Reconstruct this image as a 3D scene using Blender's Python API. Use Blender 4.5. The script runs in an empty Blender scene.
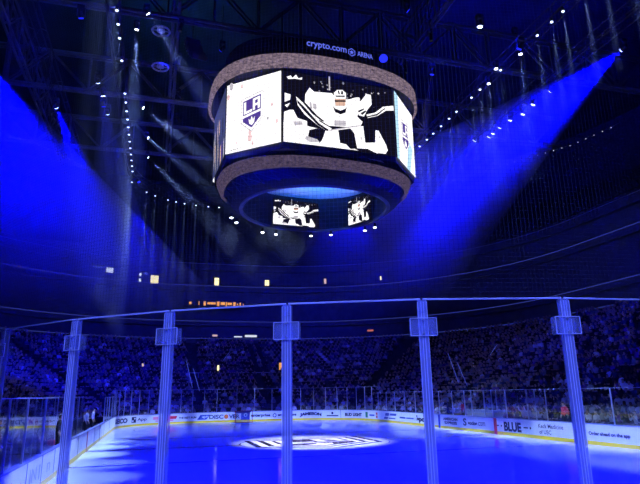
import bpy, bmesh, math, random
from math import sin, cos, pi, radians, atan2, hypot
from mathutils import Vector, Matrix

random.seed(7)
SC = bpy.context.scene
COL = SC.collection
V = Vector

# ------------------------------------------------------------------ helpers
class MB:
    """collects simple shapes into one mesh object"""
    def __init__(self):
        self.v = []; self.f = []; self.m = []
    def face(self, pts, mi=0):
        b = len(self.v); self.v += [tuple(p) for p in pts]
        self.f.append(tuple(range(b, b + len(pts)))); self.m.append(mi)
    def box(self, c, s, rz=0.0, mi=0, rx=0.0):
        b = len(self.v); hx, hy, hz = s[0]/2, s[1]/2, s[2]/2
        M = Matrix.Rotation(rz, 3, 'Z') @ Matrix.Rotation(rx, 3, 'X')
        for x, y, z in ((-1,-1,-1),(1,-1,-1),(1,1,-1),(-1,1,-1),(-1,-1,1),(1,-1,1),(1,1,1),(-1,1,1)):
            p = M @ V((x*hx, y*hy, z*hz)); self.v.append((c[0]+p.x, c[1]+p.y, c[2]+p.z))
        for q in ((3,2,1,0),(4,5,6,7),(0,1,5,4),(1,2,6,5),(2,3,7,6),(3,0,4,7)):
            self.f.append(tuple(b+i for i in q)); self.m.append(mi)
    def cone(self, p0, p1, r0, r1, n=8, mi=0, caps=True):
        p0 = V(p0); p1 = V(p1); d = (p1-p0).normalized()
        a = d.orthogonal().normalized(); c = d.cross(a)
        b = len(self.v)
        for p, r in ((p0, r0), (p1, r1)):
            for k in range(n):
                t = 2*pi*k/n; q = p + a*(r*cos(t)) + c*(r*sin(t)); self.v.append(tuple(q))
        for k in range(n):
            j = (k+1) % n
            self.f.append((b+k, b+j, b+n+j, b+n+k)); self.m.append(mi)
        if caps:
            self.f.append(tuple(b+k for k in reversed(range(n)))); self.m.append(mi)
            self.f.append(tuple(b+n+k for k in range(n))); self.m.append(mi)
    def tube(self, p0, p1, r, n=6, mi=0):
        self.cone(p0, p1, r, r, n, mi)
    def polytube(self, pts, r, n=6, mi=0, closed=False):
        pts = [V(p) for p in pts]; N = len(pts); b = len(self.v)
        up = V((0, 0, 1))
        for i, p in enumerate(pts):
            q0 = pts[i-1] if (i > 0 or closed) else p
            q1 = pts[(i+1) % N] if (i < N-1 or closed) else p
            d = (q1-q0).normalized()
            a = d.cross(up)
            if a.length < 1e-4: a = d.orthogonal()
            a.normalize(); c = a.cross(d)
            for k in range(n):
                t = 2*pi*k/n; q = p + a*(r*cos(t)) + c*(r*sin(t)); self.v.append(tuple(q))
        for i in range(N if closed else N-1):
            o0 = b+i*n; o1 = b+((i+1) % N)*n
            for k in range(n):
                j = (k+1) % n
                self.f.append((o0+k, o0+j, o1+j, o1+k)); self.m.append(mi)
    def add(self, verts, faces, mats=None):
        b = len(self.v); self.v += [tuple(p) for p in verts]
        for i, f in enumerate(faces):
            self.f.append(tuple(b+k for k in f)); self.m.append(mats[i] if mats else 0)
    def mesh(self, name, mats):
        me = bpy.data.meshes.new(name)
        me.from_pydata(self.v, [], self.f)
        for m in (mats if isinstance(mats, (list, tuple)) else [mats]): me.materials.append(m)
        if any(self.m): me.polygons.foreach_set('material_index', self.m)
        me.update(); return me
    def build(self, name, mats, parent=None, smooth=False, loc=None):
        me = self.mesh(name, mats)
        if smooth:
            for p in me.polygons: p.use_smooth = True
        o = bpy.data.objects.new(name, me); COL.objects.link(o)
        if parent is not None:
            o.parent = parent
            if loc is None: # geometry given in world space: undo the parent's place
                o.matrix_parent_inverse = parent_world(parent).inverted()
        if loc is not None: o.location = loc
        return o

def parent_world(o):
    M = Matrix.LocRotScale(o.location, o.rotation_euler, o.scale)
    if o.parent is not None:
        return parent_world(o.parent) @ o.matrix_parent_inverse @ M
    return M

def tag(o, label=None, cat=None, group=None, kind=None):
    if label: o['label'] = label
    if cat: o['category'] = cat
    if group: o['group'] = group
    if kind: o['kind'] = kind
    return o

def thing(name, loc, label, cat, group=None, rz=0.0):
    o = bpy.data.objects.new(name, None); COL.objects.link(o)
    o.empty_display_size = 0.2
    o.location = loc; o.rotation_euler = (0, 0, rz)
    return tag(o, label, cat, group)

ORD = ['first','second','third','fourth','fifth','sixth','seventh','eighth','ninth','tenth','eleventh','twelfth','thirteenth','fourteenth','fifteenth','sixteenth','seventeenth','eighteenth','nineteenth','twentieth','twenty-first','twenty-second','twenty-third','twenty-fourth','twenty-fifth','twenty-sixth','twenty-seventh','twenty-eighth','twenty-ninth','thirtieth','thirty-first','thirty-second']

# ------------------------------------------------------------------ materials
def newmat(name):
    m = bpy.data.materials.new(name); m.use_nodes = True
    nt = m.node_tree; nt.nodes.clear()
    out = nt.nodes.new('ShaderNodeOutputMaterial')
    return m, nt, out

def pbr(name, col, rough=0.6, metal=0.0, noise=0.0, nscale=8.0, spec=0.5):
    m, nt, out = newmat(name)
    b = nt.nodes.new('ShaderNodeBsdfPrincipled')
    b.inputs['Base Color'].default_value = (*col, 1); b.inputs['Roughness'].default_value = rough
    b.inputs['Metallic'].default_value = metal; b.inputs['Specular IOR Level'].default_value = spec
    if noise > 0:
        tc = nt.nodes.new('ShaderNodeTexCoord'); n = nt.nodes.new('ShaderNodeTexNoise')
        n.inputs['Scale'].default_value = nscale; n.inputs['Detail'].default_value = 4
        r = nt.nodes.new('ShaderNodeValToRGB')
        r.color_ramp.elements[0].position = 0.35; r.color_ramp.elements[1].position = 0.7
        r.color_ramp.elements[0].color = (*[c*(1-noise) for c in col], 1)
        r.color_ramp.elements[1].color = (*[min(1, c*(1+noise)) for c in col], 1)
        nt.links.new(tc.outputs['Object'], n.inputs['Vector']); nt.links.new(n.outputs['Fac'], r.inputs['Fac'])
        nt.links.new(r.outputs['Color'], b.inputs['Base Color'])
    nt.links.new(b.outputs[0], out.inputs['Surface'])
    return m

def emis(name, col, strength):
    m, nt, out = newmat(name)
    e = nt.nodes.new('ShaderNodeEmission')
    e.inputs['Color'].default_value = (*col, 1); e.inputs['Strength'].default_value = strength
    nt.links.new(e.outputs[0], out.inputs['Surface']); return m

def glassy(name, tint=(0.93, 0.95, 1.0), ior=1.5, rough=0.0, body=0.0, bodycol=(0.8, 0.85, 1.0)):
    """clear sheet: passes light, mirrors it by the Fresnel law, with an optional milky body"""
    m, nt, out = newmat(name)
    t = nt.nodes.new('ShaderNodeBsdfTransparent'); t.inputs['Color'].default_value = (*tint, 1)
    g = nt.nodes.new('ShaderNodeBsdfGlossy'); g.inputs['Roughness'].default_value = rough
    fr = nt.nodes.new('ShaderNodeFresnel'); ge = nt.nodes.new('ShaderNodeNewGeometry')
    ri = nt.nodes.new('ShaderNodeMapRange')          # same reflectance on both faces of the thin sheet
    ri.inputs['To Min'].default_value = ior; ri.inputs['To Max'].default_value = 1/ior
    nt.links.new(ge.outputs['Backfacing'], ri.inputs['Value']); nt.links.new(ri.outputs[0], fr.inputs['IOR'])
    mx = nt.nodes.new('ShaderNodeMixShader')
    nt.links.new(fr.outputs[0], mx.inputs['Fac'])
    base = t.outputs[0]
    if body > 0:
        d = nt.nodes.new('ShaderNodeBsdfDiffuse'); d.inputs['Color'].default_value = (*bodycol, 1)
        tl = nt.nodes.new('ShaderNodeBsdfTranslucent'); tl.inputs['Color'].default_value = (*bodycol, 1)
        a = nt.nodes.new('ShaderNodeMixShader'); a.inputs['Fac'].default_value = 0.5
        nt.links.new(d.outputs[0], a.inputs[1]); nt.links.new(tl.outputs[0], a.inputs[2])
        mb = nt.nodes.new('ShaderNodeMixShader'); mb.inputs['Fac'].default_value = body
        nt.links.new(t.outputs[0], mb.inputs[1]); nt.links.new(a.outputs[0], mb.inputs[2]); base = mb.outputs[0]
    nt.links.new(base, mx.inputs[1]); nt.links.new(g.outputs[0], mx.inputs[2])
    nt.links.new(mx.outputs[0], out.inputs['Surface']); return m

def haze(name, density, col=(1, 1, 1)):
    m, nt, out = newmat(name)
    s = nt.nodes.new('ShaderNodeVolumeScatter')
    s.inputs['Color'].default_value = (*col, 1); s.inputs['Density'].default_value = density
    nt.links.new(s.outputs[0], out.inputs['Volume']); return m

def haze_fade(name, density, zlo, zhi):
    """beam haze, its density thinned downward so the glow fades out"""
    m, nt, out = newmat(name)
    s = nt.nodes.new('ShaderNodeVolumeScatter'); g = nt.nodes.new('ShaderNodeNewGeometry')
    sx = nt.nodes.new('ShaderNodeSeparateXYZ'); mr = nt.nodes.new('ShaderNodeMapRange'); mr.interpolation_type = 'SMOOTHSTEP'
    mr.inputs['From Min'].default_value = zlo; mr.inputs['From Max'].default_value = zhi; mr.inputs['To Max'].default_value = density
    nt.links.new(g.outputs['Position'], sx.inputs[0]); nt.links.new(sx.outputs['Z'], mr.inputs['Value'])
    nt.links.new(mr.outputs[0], s.inputs['Density']); nt.links.new(s.outputs[0], out.inputs['Volume']); return m

def led_static(name, cols, scale, strength):
    """an LED ribbon showing grainy static"""
    m, nt, out = newmat(name)
    tc = nt.nodes.new('ShaderNodeTexCoord')
    mp = nt.nodes.new('ShaderNodeMapping'); mp.inputs['Scale'].default_value = (1, 1, 2.2)
    n = nt.nodes.new('ShaderNodeTexNoise'); n.inputs['Scale'].default_value = scale; n.inputs['Detail'].default_value = 6
    n.inputs['Roughness'].default_value = 0.75
    r = nt.nodes.new('ShaderNodeValToRGB')
    r.color_ramp.elements[0].position = 0.32; r.color_ramp.elements[1].position = 0.68
    r.color_ramp.elements[0].color = (*cols[0], 1); r.color_ramp.elements[1].color = (*cols[1], 1)
    e = nt.nodes.new('ShaderNodeEmission'); e.inputs['Strength'].default_value = strength
    nt.links.new(tc.outputs['Object'], mp.inputs['Vector']); nt.links.new(mp.outputs[0], n.inputs['Vector'])
    nt.links.new(n.outputs['Fac'], r.inputs['Fac']); nt.links.new(r.outputs[0], e.inputs['Color'])
    nt.links.new(e.outputs[0], out.inputs['Surface']); return m

def ice_mat():
    m, nt, out = newmat('ice')
    b = nt.nodes.new('ShaderNodeBsdfPrincipled')
    tc = nt.nodes.new('ShaderNodeTexCoord'); n = nt.nodes.new('ShaderNodeTexNoise')
    n.inputs['Scale'].default_value = 0.9; n.inputs['Detail'].default_value = 6
    mr = nt.nodes.new('ShaderNodeMapRange'); mr.inputs['To Min'].default_value = 0.05; mr.inputs['To Max'].default_value = 0.13
    b.inputs['Base Color'].default_value = (0.74, 0.82, 0.9, 1); b.inputs['IOR'].default_value = 1.31
    nt.links.new(tc.outputs['Object'], n.inputs['Vector']); nt.links.new(n.outputs['Fac'], mr.inputs['Value'])
    nt.links.new(mr.outputs[0], b.inputs['Roughness'])
    nt.links.new(b.outputs[0], out.inputs['Surface']); return m

M = {}
M['ice'] = ice_mat()
M['paint_red'] = pbr('red line paint', (0.5, 0.02, 0.03), 0.12)
M['paint_blue'] = pbr('blue line paint', (0.02, 0.04, 0.3), 0.12)
M['paint_black'] = pbr('black logo paint', (0.02, 0.02, 0.03), 0.12)
M['paint_white'] = pbr('white logo paint', (0.85, 0.85, 0.88), 0.12)
M['paint_grey'] = pbr('dark logo paint', (0.05, 0.035, 0.07), 0.12)
M['concrete'] = pbr('concrete', (0.12, 0.12, 0.14), 0.8, noise=0.25, nscale=1.5)
M['bowl'] = pbr('bowl concrete', (0.055, 0.055, 0.07), 0.85, noise=0.3, nscale=2)
M['fascia'] = pbr('fascia panel', (0.1, 0.1, 0.13), 0.6, noise=0.2, nscale=1)
M['railtrim'] = pbr('pale rail', (0.7, 0.72, 0.78), 0.4)
M['dark'] = pbr('dark wall', (0.02, 0.02, 0.028), 0.9, noise=0.3, nscale=0.5)
M['roof'] = pbr('roof deck', (0.028, 0.032, 0.038), 0.9, noise=0.3, nscale=0.4)
M['board'] = pbr('white dasher plastic', (0.82, 0.84, 0.86), 0.35, noise=0.04, nscale=3)
M['kick'] = pbr('yellow kickplate', (0.85, 0.62, 0.02), 0.35)
M['cap'] = pbr('cap rail', (0.2, 0.24, 0.36), 0.35)
M['ad_dark'] = pbr('dark advert ink', (0.012, 0.016, 0.06), 0.4)
M['ad_blue'] = pbr('blue advert ink', (0.02, 0.06, 0.4), 0.4)
M['ad_red'] = pbr('red advert ink', (0.7, 0.03, 0.06), 0.4)
M['ad_pink'] = pbr('pink advert ink', (0.9, 0.28, 0.36), 0.4)
M['ad_orange'] = pbr('orange advert ink', (0.85, 0.2, 0.04), 0.4)
M['ad_green'] = pbr('green advert ink', (0.02, 0.2, 0.1), 0.4)
M['ad_faint'] = pbr('faint blue advert ink', (0.36, 0.45, 0.72), 0.4)
M['ad_cyan'] = pbr('cyan advert ink', (0.1, 0.5, 0.8), 0.4)
M['glass'] = glassy('clear glass', tint=(0.95, 0.965, 0.99), ior=1.5)
M['nearglass'] = glassy('clear tempered glass', tint=(0.97, 0.98, 1.0), ior=1.2)
M['post'] = glassy('clear acrylic support', tint=(0.9, 0.93, 1), ior=1.45, rough=0.1, body=0.42)
M['clampm'] = glassy('clear acrylic plate', tint=(0.9, 0.93, 1), ior=1.45, rough=0.1, body=0.2)
M['edge'] = pbr('polished glass edge', (0.9, 0.92, 0.96), 0.3)
M['alu'] = pbr('aluminium', (0.7, 0.72, 0.75), 0.35, metal=0.6)
M['bolt'] = pbr('steel bolt', (0.8, 0.8, 0.82), 0.3, metal=0.7)
M['net'] = pbr('netting cord', (0.07, 0.075, 0.09), 0.8)
M['steel'] = pbr('grey steel', (0.13, 0.14, 0.155), 0.5, metal=0.2, noise=0.15, nscale=2)
M['blacksteel'] = pbr('black steel', (0.02, 0.02, 0.024), 0.5)
M['sbbody'] = pbr('scoreboard housing', (0.012, 0.012, 0.018), 0.9, noise=0.2, nscale=2)
M['ribbon'] = led_static('static led ribbon', ((0.025, 0.02, 0.04), (0.38, 0.27, 0.34)), 4.0, 1.0)
M['ribbon2'] = led_static('dim static led ribbon', ((0.012, 0.01, 0.04), (0.2, 0.14, 0.25)), 5.0, 0.7)
M['scr_white'] = emis('screen white', (1.0, 0.97, 0.98), 1.35)
M['scr_black'] = emis('screen black', (0.006, 0.005, 0.012), 1.0)
M['scr_grey'] = emis('screen grey', (0.3, 0.29, 0.33), 1.0)
M['scr_pale'] = emis('screen pale grey', (0.62, 0.58, 0.64), 1.0)
M['scr_purple'] = emis('screen purple', (0.1, 0.055, 0.34), 1.0)
M['scr_pink'] = emis('screen pink', (1.0, 0.68, 0.7), 1.0)
M['scr_skin'] = emis('screen skin tone', (0.8, 0.5, 0.38), 1.0)
M['scr_cyan'] = emis('screen pale cyan', (0.5, 0.8, 1.0), 1.1)
M['scr_dim'] = emis('screen seen edge on', (0.05, 0.06, 0.16), 1.0)
M['lamp_white'] = emis('white lamp lens', (0.9, 0.95, 1.0), 8)
M['lamp_small'] = emis('small lamp lens', (0.7, 0.8, 1.0), 3.5)
M['lamp_blue'] = emis('blue lamp lens', (0.45, 0.55, 1.0), 9)
M['lamp_deep'] = emis('deep blue lamp lens', (0.02, 0.03, 1.0), 1.4)
M['sign_blue'] = emis('blue sign letters', (0.12, 0.16, 0.85), 1.0)
M['rail_glow'] = emis('glowing fascia strip', (0.05, 0.07, 0.42), 0.55)
M['suite_warm'] = emis('lit suite window', (1.0, 0.86, 0.45), 1.6)
M['suite_cool'] = emis('lit cool suite window', (0.75, 0.85, 1.0), 1.5)
M['suite_blue'] = emis('blue suite screen', (0.1, 0.15, 0.9), 0.8)
M['led_orange'] = emis('orange led', (1.0, 0.42, 0.12), 0.9)
M['led_red'] = emis('red led', (0.8, 0.2, 0.18), 0.6)
M['led_pinkish'] = emis('pinkish led', (0.9, 0.6, 0.65), 0.7)
M['led_white'] = emis('white led', (0.8, 0.85, 1.0), 0.9)
M['banner'] = pbr('banner cloth', (0.03, 0.03, 0.05), 0.8)
M['banner_mark'] = pbr('banner lettering', (0.13, 0.13, 0.16), 0.8)
M['curtain'] = pbr('black drape', (0.012, 0.012, 0.02), 0.95)
M['skin'] = pbr('skin', (0.55, 0.36, 0.27), 0.6)
M['skin2'] = pbr('dark skin', (0.2, 0.11, 0.07), 0.6)
M['hair'] = pbr('dark hair', (0.02, 0.016, 0.014), 0.6)
M['pants'] = pbr('dark trousers', (0.03, 0.03, 0.05), 0.8)
SHIRT = {'black': (0.012, 0.012, 0.016), 'white': (0.8, 0.8, 0.82), 'grey': (0.25, 0.25, 0.28), 'navy': (0.03, 0.04, 0.14),
         'purple': (0.16, 0.06, 0.28), 'silver': (0.5, 0.5, 0.54), 'red': (0.85, 0.04, 0.07)}
for k_, c_ in SHIRT.items(): M['shirt_'+k_] = pbr(k_+' shirt', c_, 0.85)
M['seat'] = pbr('seat plastic', (0.04, 0.04, 0.055), 0.5)
M['speaker'] = pbr('speaker cabinet', (0.1, 0.11, 0.13), 0.6)
M['goal_red'] = pbr('goal frame', (0.6, 0.02, 0.02), 0.35)
M['goal_net'] = pbr('goal netting', (0.25, 0.25, 0.32), 0.8)
M['table'] = pbr('pale table cloth', (0.35, 0.4, 0.4), 0.7)
M['hazeN'] = haze('thin white haze', 0.016)
M['hazeR'] = haze('thin clear haze', 0.03)
M['hazeW'] = haze_fade('white haze', 0.024, 9, 24)
M['hazeB'] = haze_fade('blue haze', 0.085, 10.5, 25)

# ------------------------------------------------------------------ rink outline (26 m x 61 m, 8.5 m corners), run clockwise from the near left
RC = 8.5; ARC = RC*pi/2
S1, S2, S3, S4, S5, S6, S7 = 44, 44+ARC, 53+ARC, 53+2*ARC, 97+2*ARC, 97+3*ARC, 106+3*ARC
SL = 106+4*ARC
def at(s, off=0.0, loop=True):
    """point on the outline pushed outward by off -> (x, y), outward normal, tangent"""
    if loop: s %= SL
    if s <= S1:   p, n, t = (-13, s-22), (-1, 0), (0, 1)
    elif s < S2:
        a = (s-S1)/RC; n = (-cos(a), sin(a)); t = (sin(a), cos(a)); p = (-4.5+RC*n[0], 22+RC*n[1])
    elif s < S3:  p, n, t = (-4.5+s-S2, 30.5), (0, 1), (1, 0)
    elif s < S4:
        a = (s-S3)/RC; n = (sin(a), cos(a)); t = (cos(a), -sin(a)); p = (4.5+RC*n[0], 22+RC*n[1])
    elif s <= S5 or not loop: p, n, t = (13, 22-(s-S4)), (1, 0), (0, -1)
    elif s < S6:
        a = (s-S5)/RC; n = (cos(a), -sin(a)); t = (-sin(a), -cos(a)); p = (4.5+RC*n[0], -22+RC*n[1])
    elif s < S7:  p, n, t = (4.5-(s-S6), -30.5), (0, -1), (-1, 0)
    else:
        a = (s-S7)/RC; n = (-sin(a), -cos(a)); t = (-cos(a), sin(a)); p = (-4.5+RC*n[0], -22+RC*n[1])
    return V((p[0]+n[0]*off, p[1]+n[1]*off)), V(n), V(t)
def P3(s, off, z, loop=True):
    p = at(s, off, loop)[0]; return (p.x, p.y, z)

def srange(a, b, step_arc=0.6, step_line=6.0):
    """sample positions from a to b, fine on the corners"""
    out = [a]; s = a
    while s < b-1e-6:
        q = s % SL
        arc = (S1-1e-6 <= q < S2-1e-6) or (S3-1e-6 <= q < S4-1e-6) or (S5-1e-6 <= q < S6-1e-6) or (q >= S7-1e-6)
        n = s + (step_arc if arc else step_line)
        for k in (S1, S2, S3, S4, S5, S6, S7, SL):
            if s < k-1e-6 < n: n = k
        s = min(n, b); out.append(s)
    return out

def sweep(mb, prof, ss, closed_prof=True, loop=True, mi=0, close_path=False):
    """sweep a profile [(off, z)] along the outline"""
    b = len(mb.v); n = len(prof)
    for s in ss:
        for o, z in prof: mb.v.append(P3(s, o, z, loop))
    N = len(ss)
    for i in range(N if close_path else N-1):
        i2 = (i+1) % N
        for k in range(n if closed_prof else n-1):
            j = (k+1) % n
            mb.f.append((b+i*n+k, b+i2*n+k, b+i2*n+j, b+i*n+j)); mb.m.append(mi)
    if closed_prof and not close_path:
        mb.f.append(tuple(b+k for k in range(n))); mb.m.append(mi)
        mb.f.append(tuple(b+(N-1)*n+k for k in reversed(range(n)))); mb.m.append(mi)

# ------------------------------------------------------------------ text
_tc = {}
def text_geo(body, bold=0.0):
    """triangles of a piece of lettering, scaled to unit cap height, left/bottom at 0"""
    key = (body, bold)
    if key in _tc: return _tc[key]
    cu = bpy.data.curves.new('t', 'FONT'); cu.body = body; cu.resolution_u = 3; cu.fill_mode = 'FRONT'; cu.offset = bold
    ob = bpy.data.objects.new('t', cu); COL.objects.link(ob)
    dg = bpy.context.evaluated_depsgraph_get()
    me = bpy.data.meshes.new_from_object(ob.evaluated_get(dg))
    vs = [(v.co.x, v.co.y) for v in me.vertices]; fs = [tuple(p.vertices) for p in me.polygons]
    bpy.data.objects.remove(ob); bpy.data.curves.remove(cu); bpy.data.meshes.remove(me)
    x0 = min(v[0] for v in vs); x1 = max(v[0] for v in vs); y0 = min(v[1] for v in vs); y1 = max(v[1] for v in vs)
    vs = [((x-x0)/(x1-x0), (y-y0)/(y1-y0)) for x, y in vs]
    _tc[key] = (vs, fs); return _tc[key]

# ------------------------------------------------------------------ the setting: ice, floor, bowl, roof
def fan_poly(off, z, step=0.5):
    return [P3(s, off, z) for s in srange(0, SL, step)[:-1]]
mb = MB(); mb.face(list(reversed(fan_poly(0.05, 0.0)))); 
ice = tag(mb.build('ice_rink', M['ice']), kind='structure')

def flat_on_ice(name, polys, z, mat, parent=None):
    mb = MB()
    for p in polys: mb.face([(x, y, z) for x, y in p])
    return mb.build(name, mat, parent)
def ring(cx, cy, r0, r1, n=64, a0=0, a1=2*pi):
    out = []
    for k in range(n):
        t0 = a0+(a1-a0)*k/n; t1 = a0+(a1-a0)*(k+1)/n
        out.append([(cx+r0*cos(t0), cy+r0*sin(t0)), (cx+r1*cos(t0), cy+r1*sin(t0)), (cx+r1*cos(t1), cy+r1*sin(t1)), (cx+r0*cos(t1), cy+r0*sin(t1))])
    return out
def rect(x0, y0, x1, y1): return [(x0, y0), (x1, y0), (x1, y1), (x0, y1)]
flat_on_ice('center_red_line', [rect(-13, -.15, -4.6, .15), rect(4.6, -.15, 13, .15)], .003, M['paint_red'], ice)
for yy in (-7.62, 7.62):
    flat_on_ice('blue_line', [rect(-13, yy-.15, 13, yy+.15)], .003, M['paint_blue'], ice)
for yy in (-26.8, 27.1):
    w = 4.5+math.sqrt(RC**2-(abs(yy)-22)**2)
    flat_on_ice('goal_line', [rect(-w, yy-.03, w, yy+.03)], .003, M['paint_red'], ice)
for cx in (-6.7, 6.7):
    for cy in (20.6,):
        flat_on_ice('faceoff_circle', ring(cx, cy, 4.5, 4.57)+ring(cx, cy, 0, .3, 20), .003, M['paint_red'], ice)
flat_on_ice('goal_crease', ring(0, 27.05, 1.75, 1.83, 24, pi, 2*pi)+ring(0, 27.05, 0, 1.75, 24, pi, 2*pi), .003, M['ad_cyan'], ice)
flat_on_ice('center_circle', ring(0, 0, 4.5, 4.58), .003, M['paint_blue'], ice)

# shield emblem: shared outline, unit coordinates (x -1..1, y -1.25..1.15, up = +y)
def lerp2(a, b, t): return (a[0]+(b[0]-a[0])*t, a[1]+(b[1]-a[1])*t)
SHIELD = [(-1, .82), (1, 1.12), (1, -.45), (0, -1.25), (-1, -.62)]
def inset(poly, k, c=(0, 0)): return [(c[0]+(x-c[0])*k, c[1]+(y-c[1])*k) for x, y in poly]
EMBLEM = [ # (polygon, colour)
    (inset(SHIELD, 1.0), 'line'), (inset(SHIELD, .965), 'light'),
    ([(-.8, .68), (.8, .92), (.8, .02), (-.8, -.20)], 'dark'),
    # L
    ([(-.72, .60), (-.52, .63), (-.52, .05), (-.72, .02)], 'light'), ([(-.72, .02), (-.72, -.13), (.0, -.03), (.0, .12)], 'light'),
    # A
    ([(.08, .72), (.72, .82), (.72, .68), (.08, .58)], 'light'), ([(.08, .66), (.28, .69), (.28, .04), (.08, .01)], 'light'),
    ([(.52, .70), (.72, .76), (.72, .10), (.52, .07)], 'light'), ([(.26, .40), (.54, .44), (.54, .30), (.26, .26)], 'light'),
    # lower panel with crown
    ([(-.8, -.36), (.8, -.12), (.8, -.42), (0, -1.02), (-.8, -.56)], 'dark'),
    ([(-.28, -.44), (-.12, -.56), (0, -.30), (.12, -.54), (.28, -.36), (.22, -.74), (0, -.86), (-.22, -.74)], 'light'),
]
em = thing('ice_emblem', (0, 0, .004), 'painted shield emblem inside the white circle at center ice', 'ice logo')
ICE_EMBLEM = [(SHIELD, 'line'), (inset(SHIELD, .91), 'light'), (inset(SHIELD, .80), 'line'), (inset(SHIELD, .71), 'light')] + [([(x*.75, y*.78) for x, y in p], c) for p, c in EMBLEM[2:]]
def emblem_ice(name, sel, mat, dz, scale=(3.9, 3.55)):
    mb = MB()
    i = 0
    for p, c in ICE_EMBLEM:
        if c == sel: mb.face([(x*scale[0], y*scale[1]+.2, dz+.0009*i) for x, y in p])
        i += 1
    return mb.build(name, mat, em)
emblem_ice('emblem_outline', 'line', M['paint_black'], .005)
emblem_ice('emblem_panel', 'dark', M['paint_grey'], .005)
emblem_ice('emblem_lettering', 'light', M['paint_white'], .005)

# floor around the rink
mb = MB(); mb.face([(-62, -62, -.02), (62, -62, -.02), (62, 82, -.02), (-62, 82, -.02)])
tag(mb.build('floor', M['concrete']), kind='structure')

# seating bowl (U shaped around the far end)
BS0, BS1 = -6.0, 128.0
BSS = [BS0] + [s for s in srange(0, S5, 0.9, 6.0)] + [BS1]
prof = [(1.6, -.02), (1.6, .45)]
ROWS = 24; RD = .85; RH = .42; R0 = 2.2
def rowz(k): return .45 + RH*k
for k in range(ROWS):
    o = R0+RD*k-.4
    prof += [(o, rowz(k))] if k == 0 else [(o, rowz(k-1)), (o, rowz(k))]
prof += [(22.7, rowz(ROWS-1)), (22.7, 10.6)]
mb = MB(); sweep(mb, prof, BSS, False, False)
tag(mb.build('seating_bowl', M['bowl']), kind='structure')
mb = MB()
sweep(mb, [(22.75, 10.4), (23.0, 10.4), (23.0, 11.3), (25.6, 11.3), (25.6, 13.5), (25.0, 13.5), (25.0, 14.2), (27.6, 14.2), (27.6, 19.4), (27.0, 19.4), (27.0, 20.2), (29.2, 20.2), (29.2, 23.2), (28.4, 23.2), (28.4, 24.2)], BSS, False, False)
tag(mb.build('suite_levels', M['fascia']), kind='structure')
prof = [(28.4, 24.2)]
for k in range(22):
    prof += [(28.8+k*.9, 24.2+k*.62), (28.8+k*.9, 24.8+k*.62)]
prof += [(49, prof[-1][1]), (49, 46)]
mb = MB(); sweep(mb, prof, BSS, False, False)
tag(mb.build('upper_deck', M['bowl']), kind='structure')
# rails along each fascia, glowing faint blue except the top one
for (o, z, nm) in ((22.9, 11.3, 'trim_1'), (24.9, 14.2, 'trim_2'), (26.9, 20.25, 'trim_3'), (28.3, 24.25, 'trim_4')):
    mb = MB(); mb.polytube([P3(s, o, z, False) for s in BSS], .05, 5)
    tag(mb.build(nm, M['rail_glow'] if nm != 'trim_4' else M['railtrim']), kind='structure')
mb = MB()
mb.face([(-62, -62, 46), (-62, 82, 46), (62, 82, 46), (62, -62, 46)])
tag(mb.build('ceiling', M['roof']), kind='structure')
for nm, q in (('wall_left', [(-62, -62, 0), (-62, 82, 0), (-62, 82, 46), (-62, -62, 46)]), ('wall_right', [(62, 82, 0), (62, -62, 0), (62, -62, 46), (62, 82, 46)]),
              ('wall_far', [(-62, 82, 0), (62, 82, 0), (62, 82, 46), (-62, 82, 46)]), ('wall_near', [(62, -62, 0), (-62, -62, 0), (-62, -62, 46), (62, -62, 46)])):
    mb = MB(); mb.face(q); tag(mb.build(nm, M['dark']), kind='structure')

# ------------------------------------------------------------------ dasher boards
db = thing('dasher_boards', (0, 0, 0), 'white dasher boards with yellow kickplate and sponsor signs all round the ice', 'rink boards')
LOOP = srange(0, SL, .5, 3.0)[:-1]
mb = MB(); sweep(mb, [(0, 0), (0, 1.05), (.1, 1.05), (.1, 0)], LOOP, True, True, 0, True); mb.build('board_wall', M['board'], db)
mb = MB(); sweep(mb, [(-.014, .0), (-.014, .2), (-.002, .2), (-.002, 0)], LOOP, True, True, 0, True); tag(mb.build('kickplate', M['kick'], db), 'yellow kickplate')
mb = MB(); sweep(mb, [(-.03, 1.05), (-.03, 1.09), (.16, 1.09), (.16, 1.05)], LOOP, True, True, 0, True); mb.build('cap_rail', M['cap'], db)
def stripe(name, s, w, mat, lab):
    mb = MB(); sweep(mb, [(-.016, 0.0), (-.016, 1.045), (-.003, 1.045), (-.003, 0.0)], srange(s-w/2, s+w/2)); return tag(mb.build(name, mat, db), lab)
stripe('line_stripe', S4+22-8.8, .34, M['paint_blue'], 'dark blue line stripe left of the American Express sign')
stripe('line_stripe', S4+22-.62, .36, M['ad_red'], 'red center line stripe on the right boards')
stripe('line_stripe', S4+22+7.33, .34, M['paint_blue'], 'dark blue line stripe beside the order ahead sign')
stripe('line_stripe', 14.4, .3, M['paint_blue'], 'blue line stripe on the left boards')
stripe('line_stripe', 22, .3, M['ad_red'], 'red line stripe on the left boards')
stripe('line_stripe', 29.6, .3, M['paint_blue'], 'far blue line stripe on the left boards')
stripe('pale_panel', 2.8, .35, M['ad_cyan'], 'pale blue upright band on the left boards')
stripe('panel_joint', 72.5+.75, .04, M['ad_dark'], 'dark joint beside the beer sign')
for s in (6.1, 8.5, 11.0, 18, 26, 33, 38.5):
    stripe('panel_joint', s, .03, M['cap'], 'thin panel joint')

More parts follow.
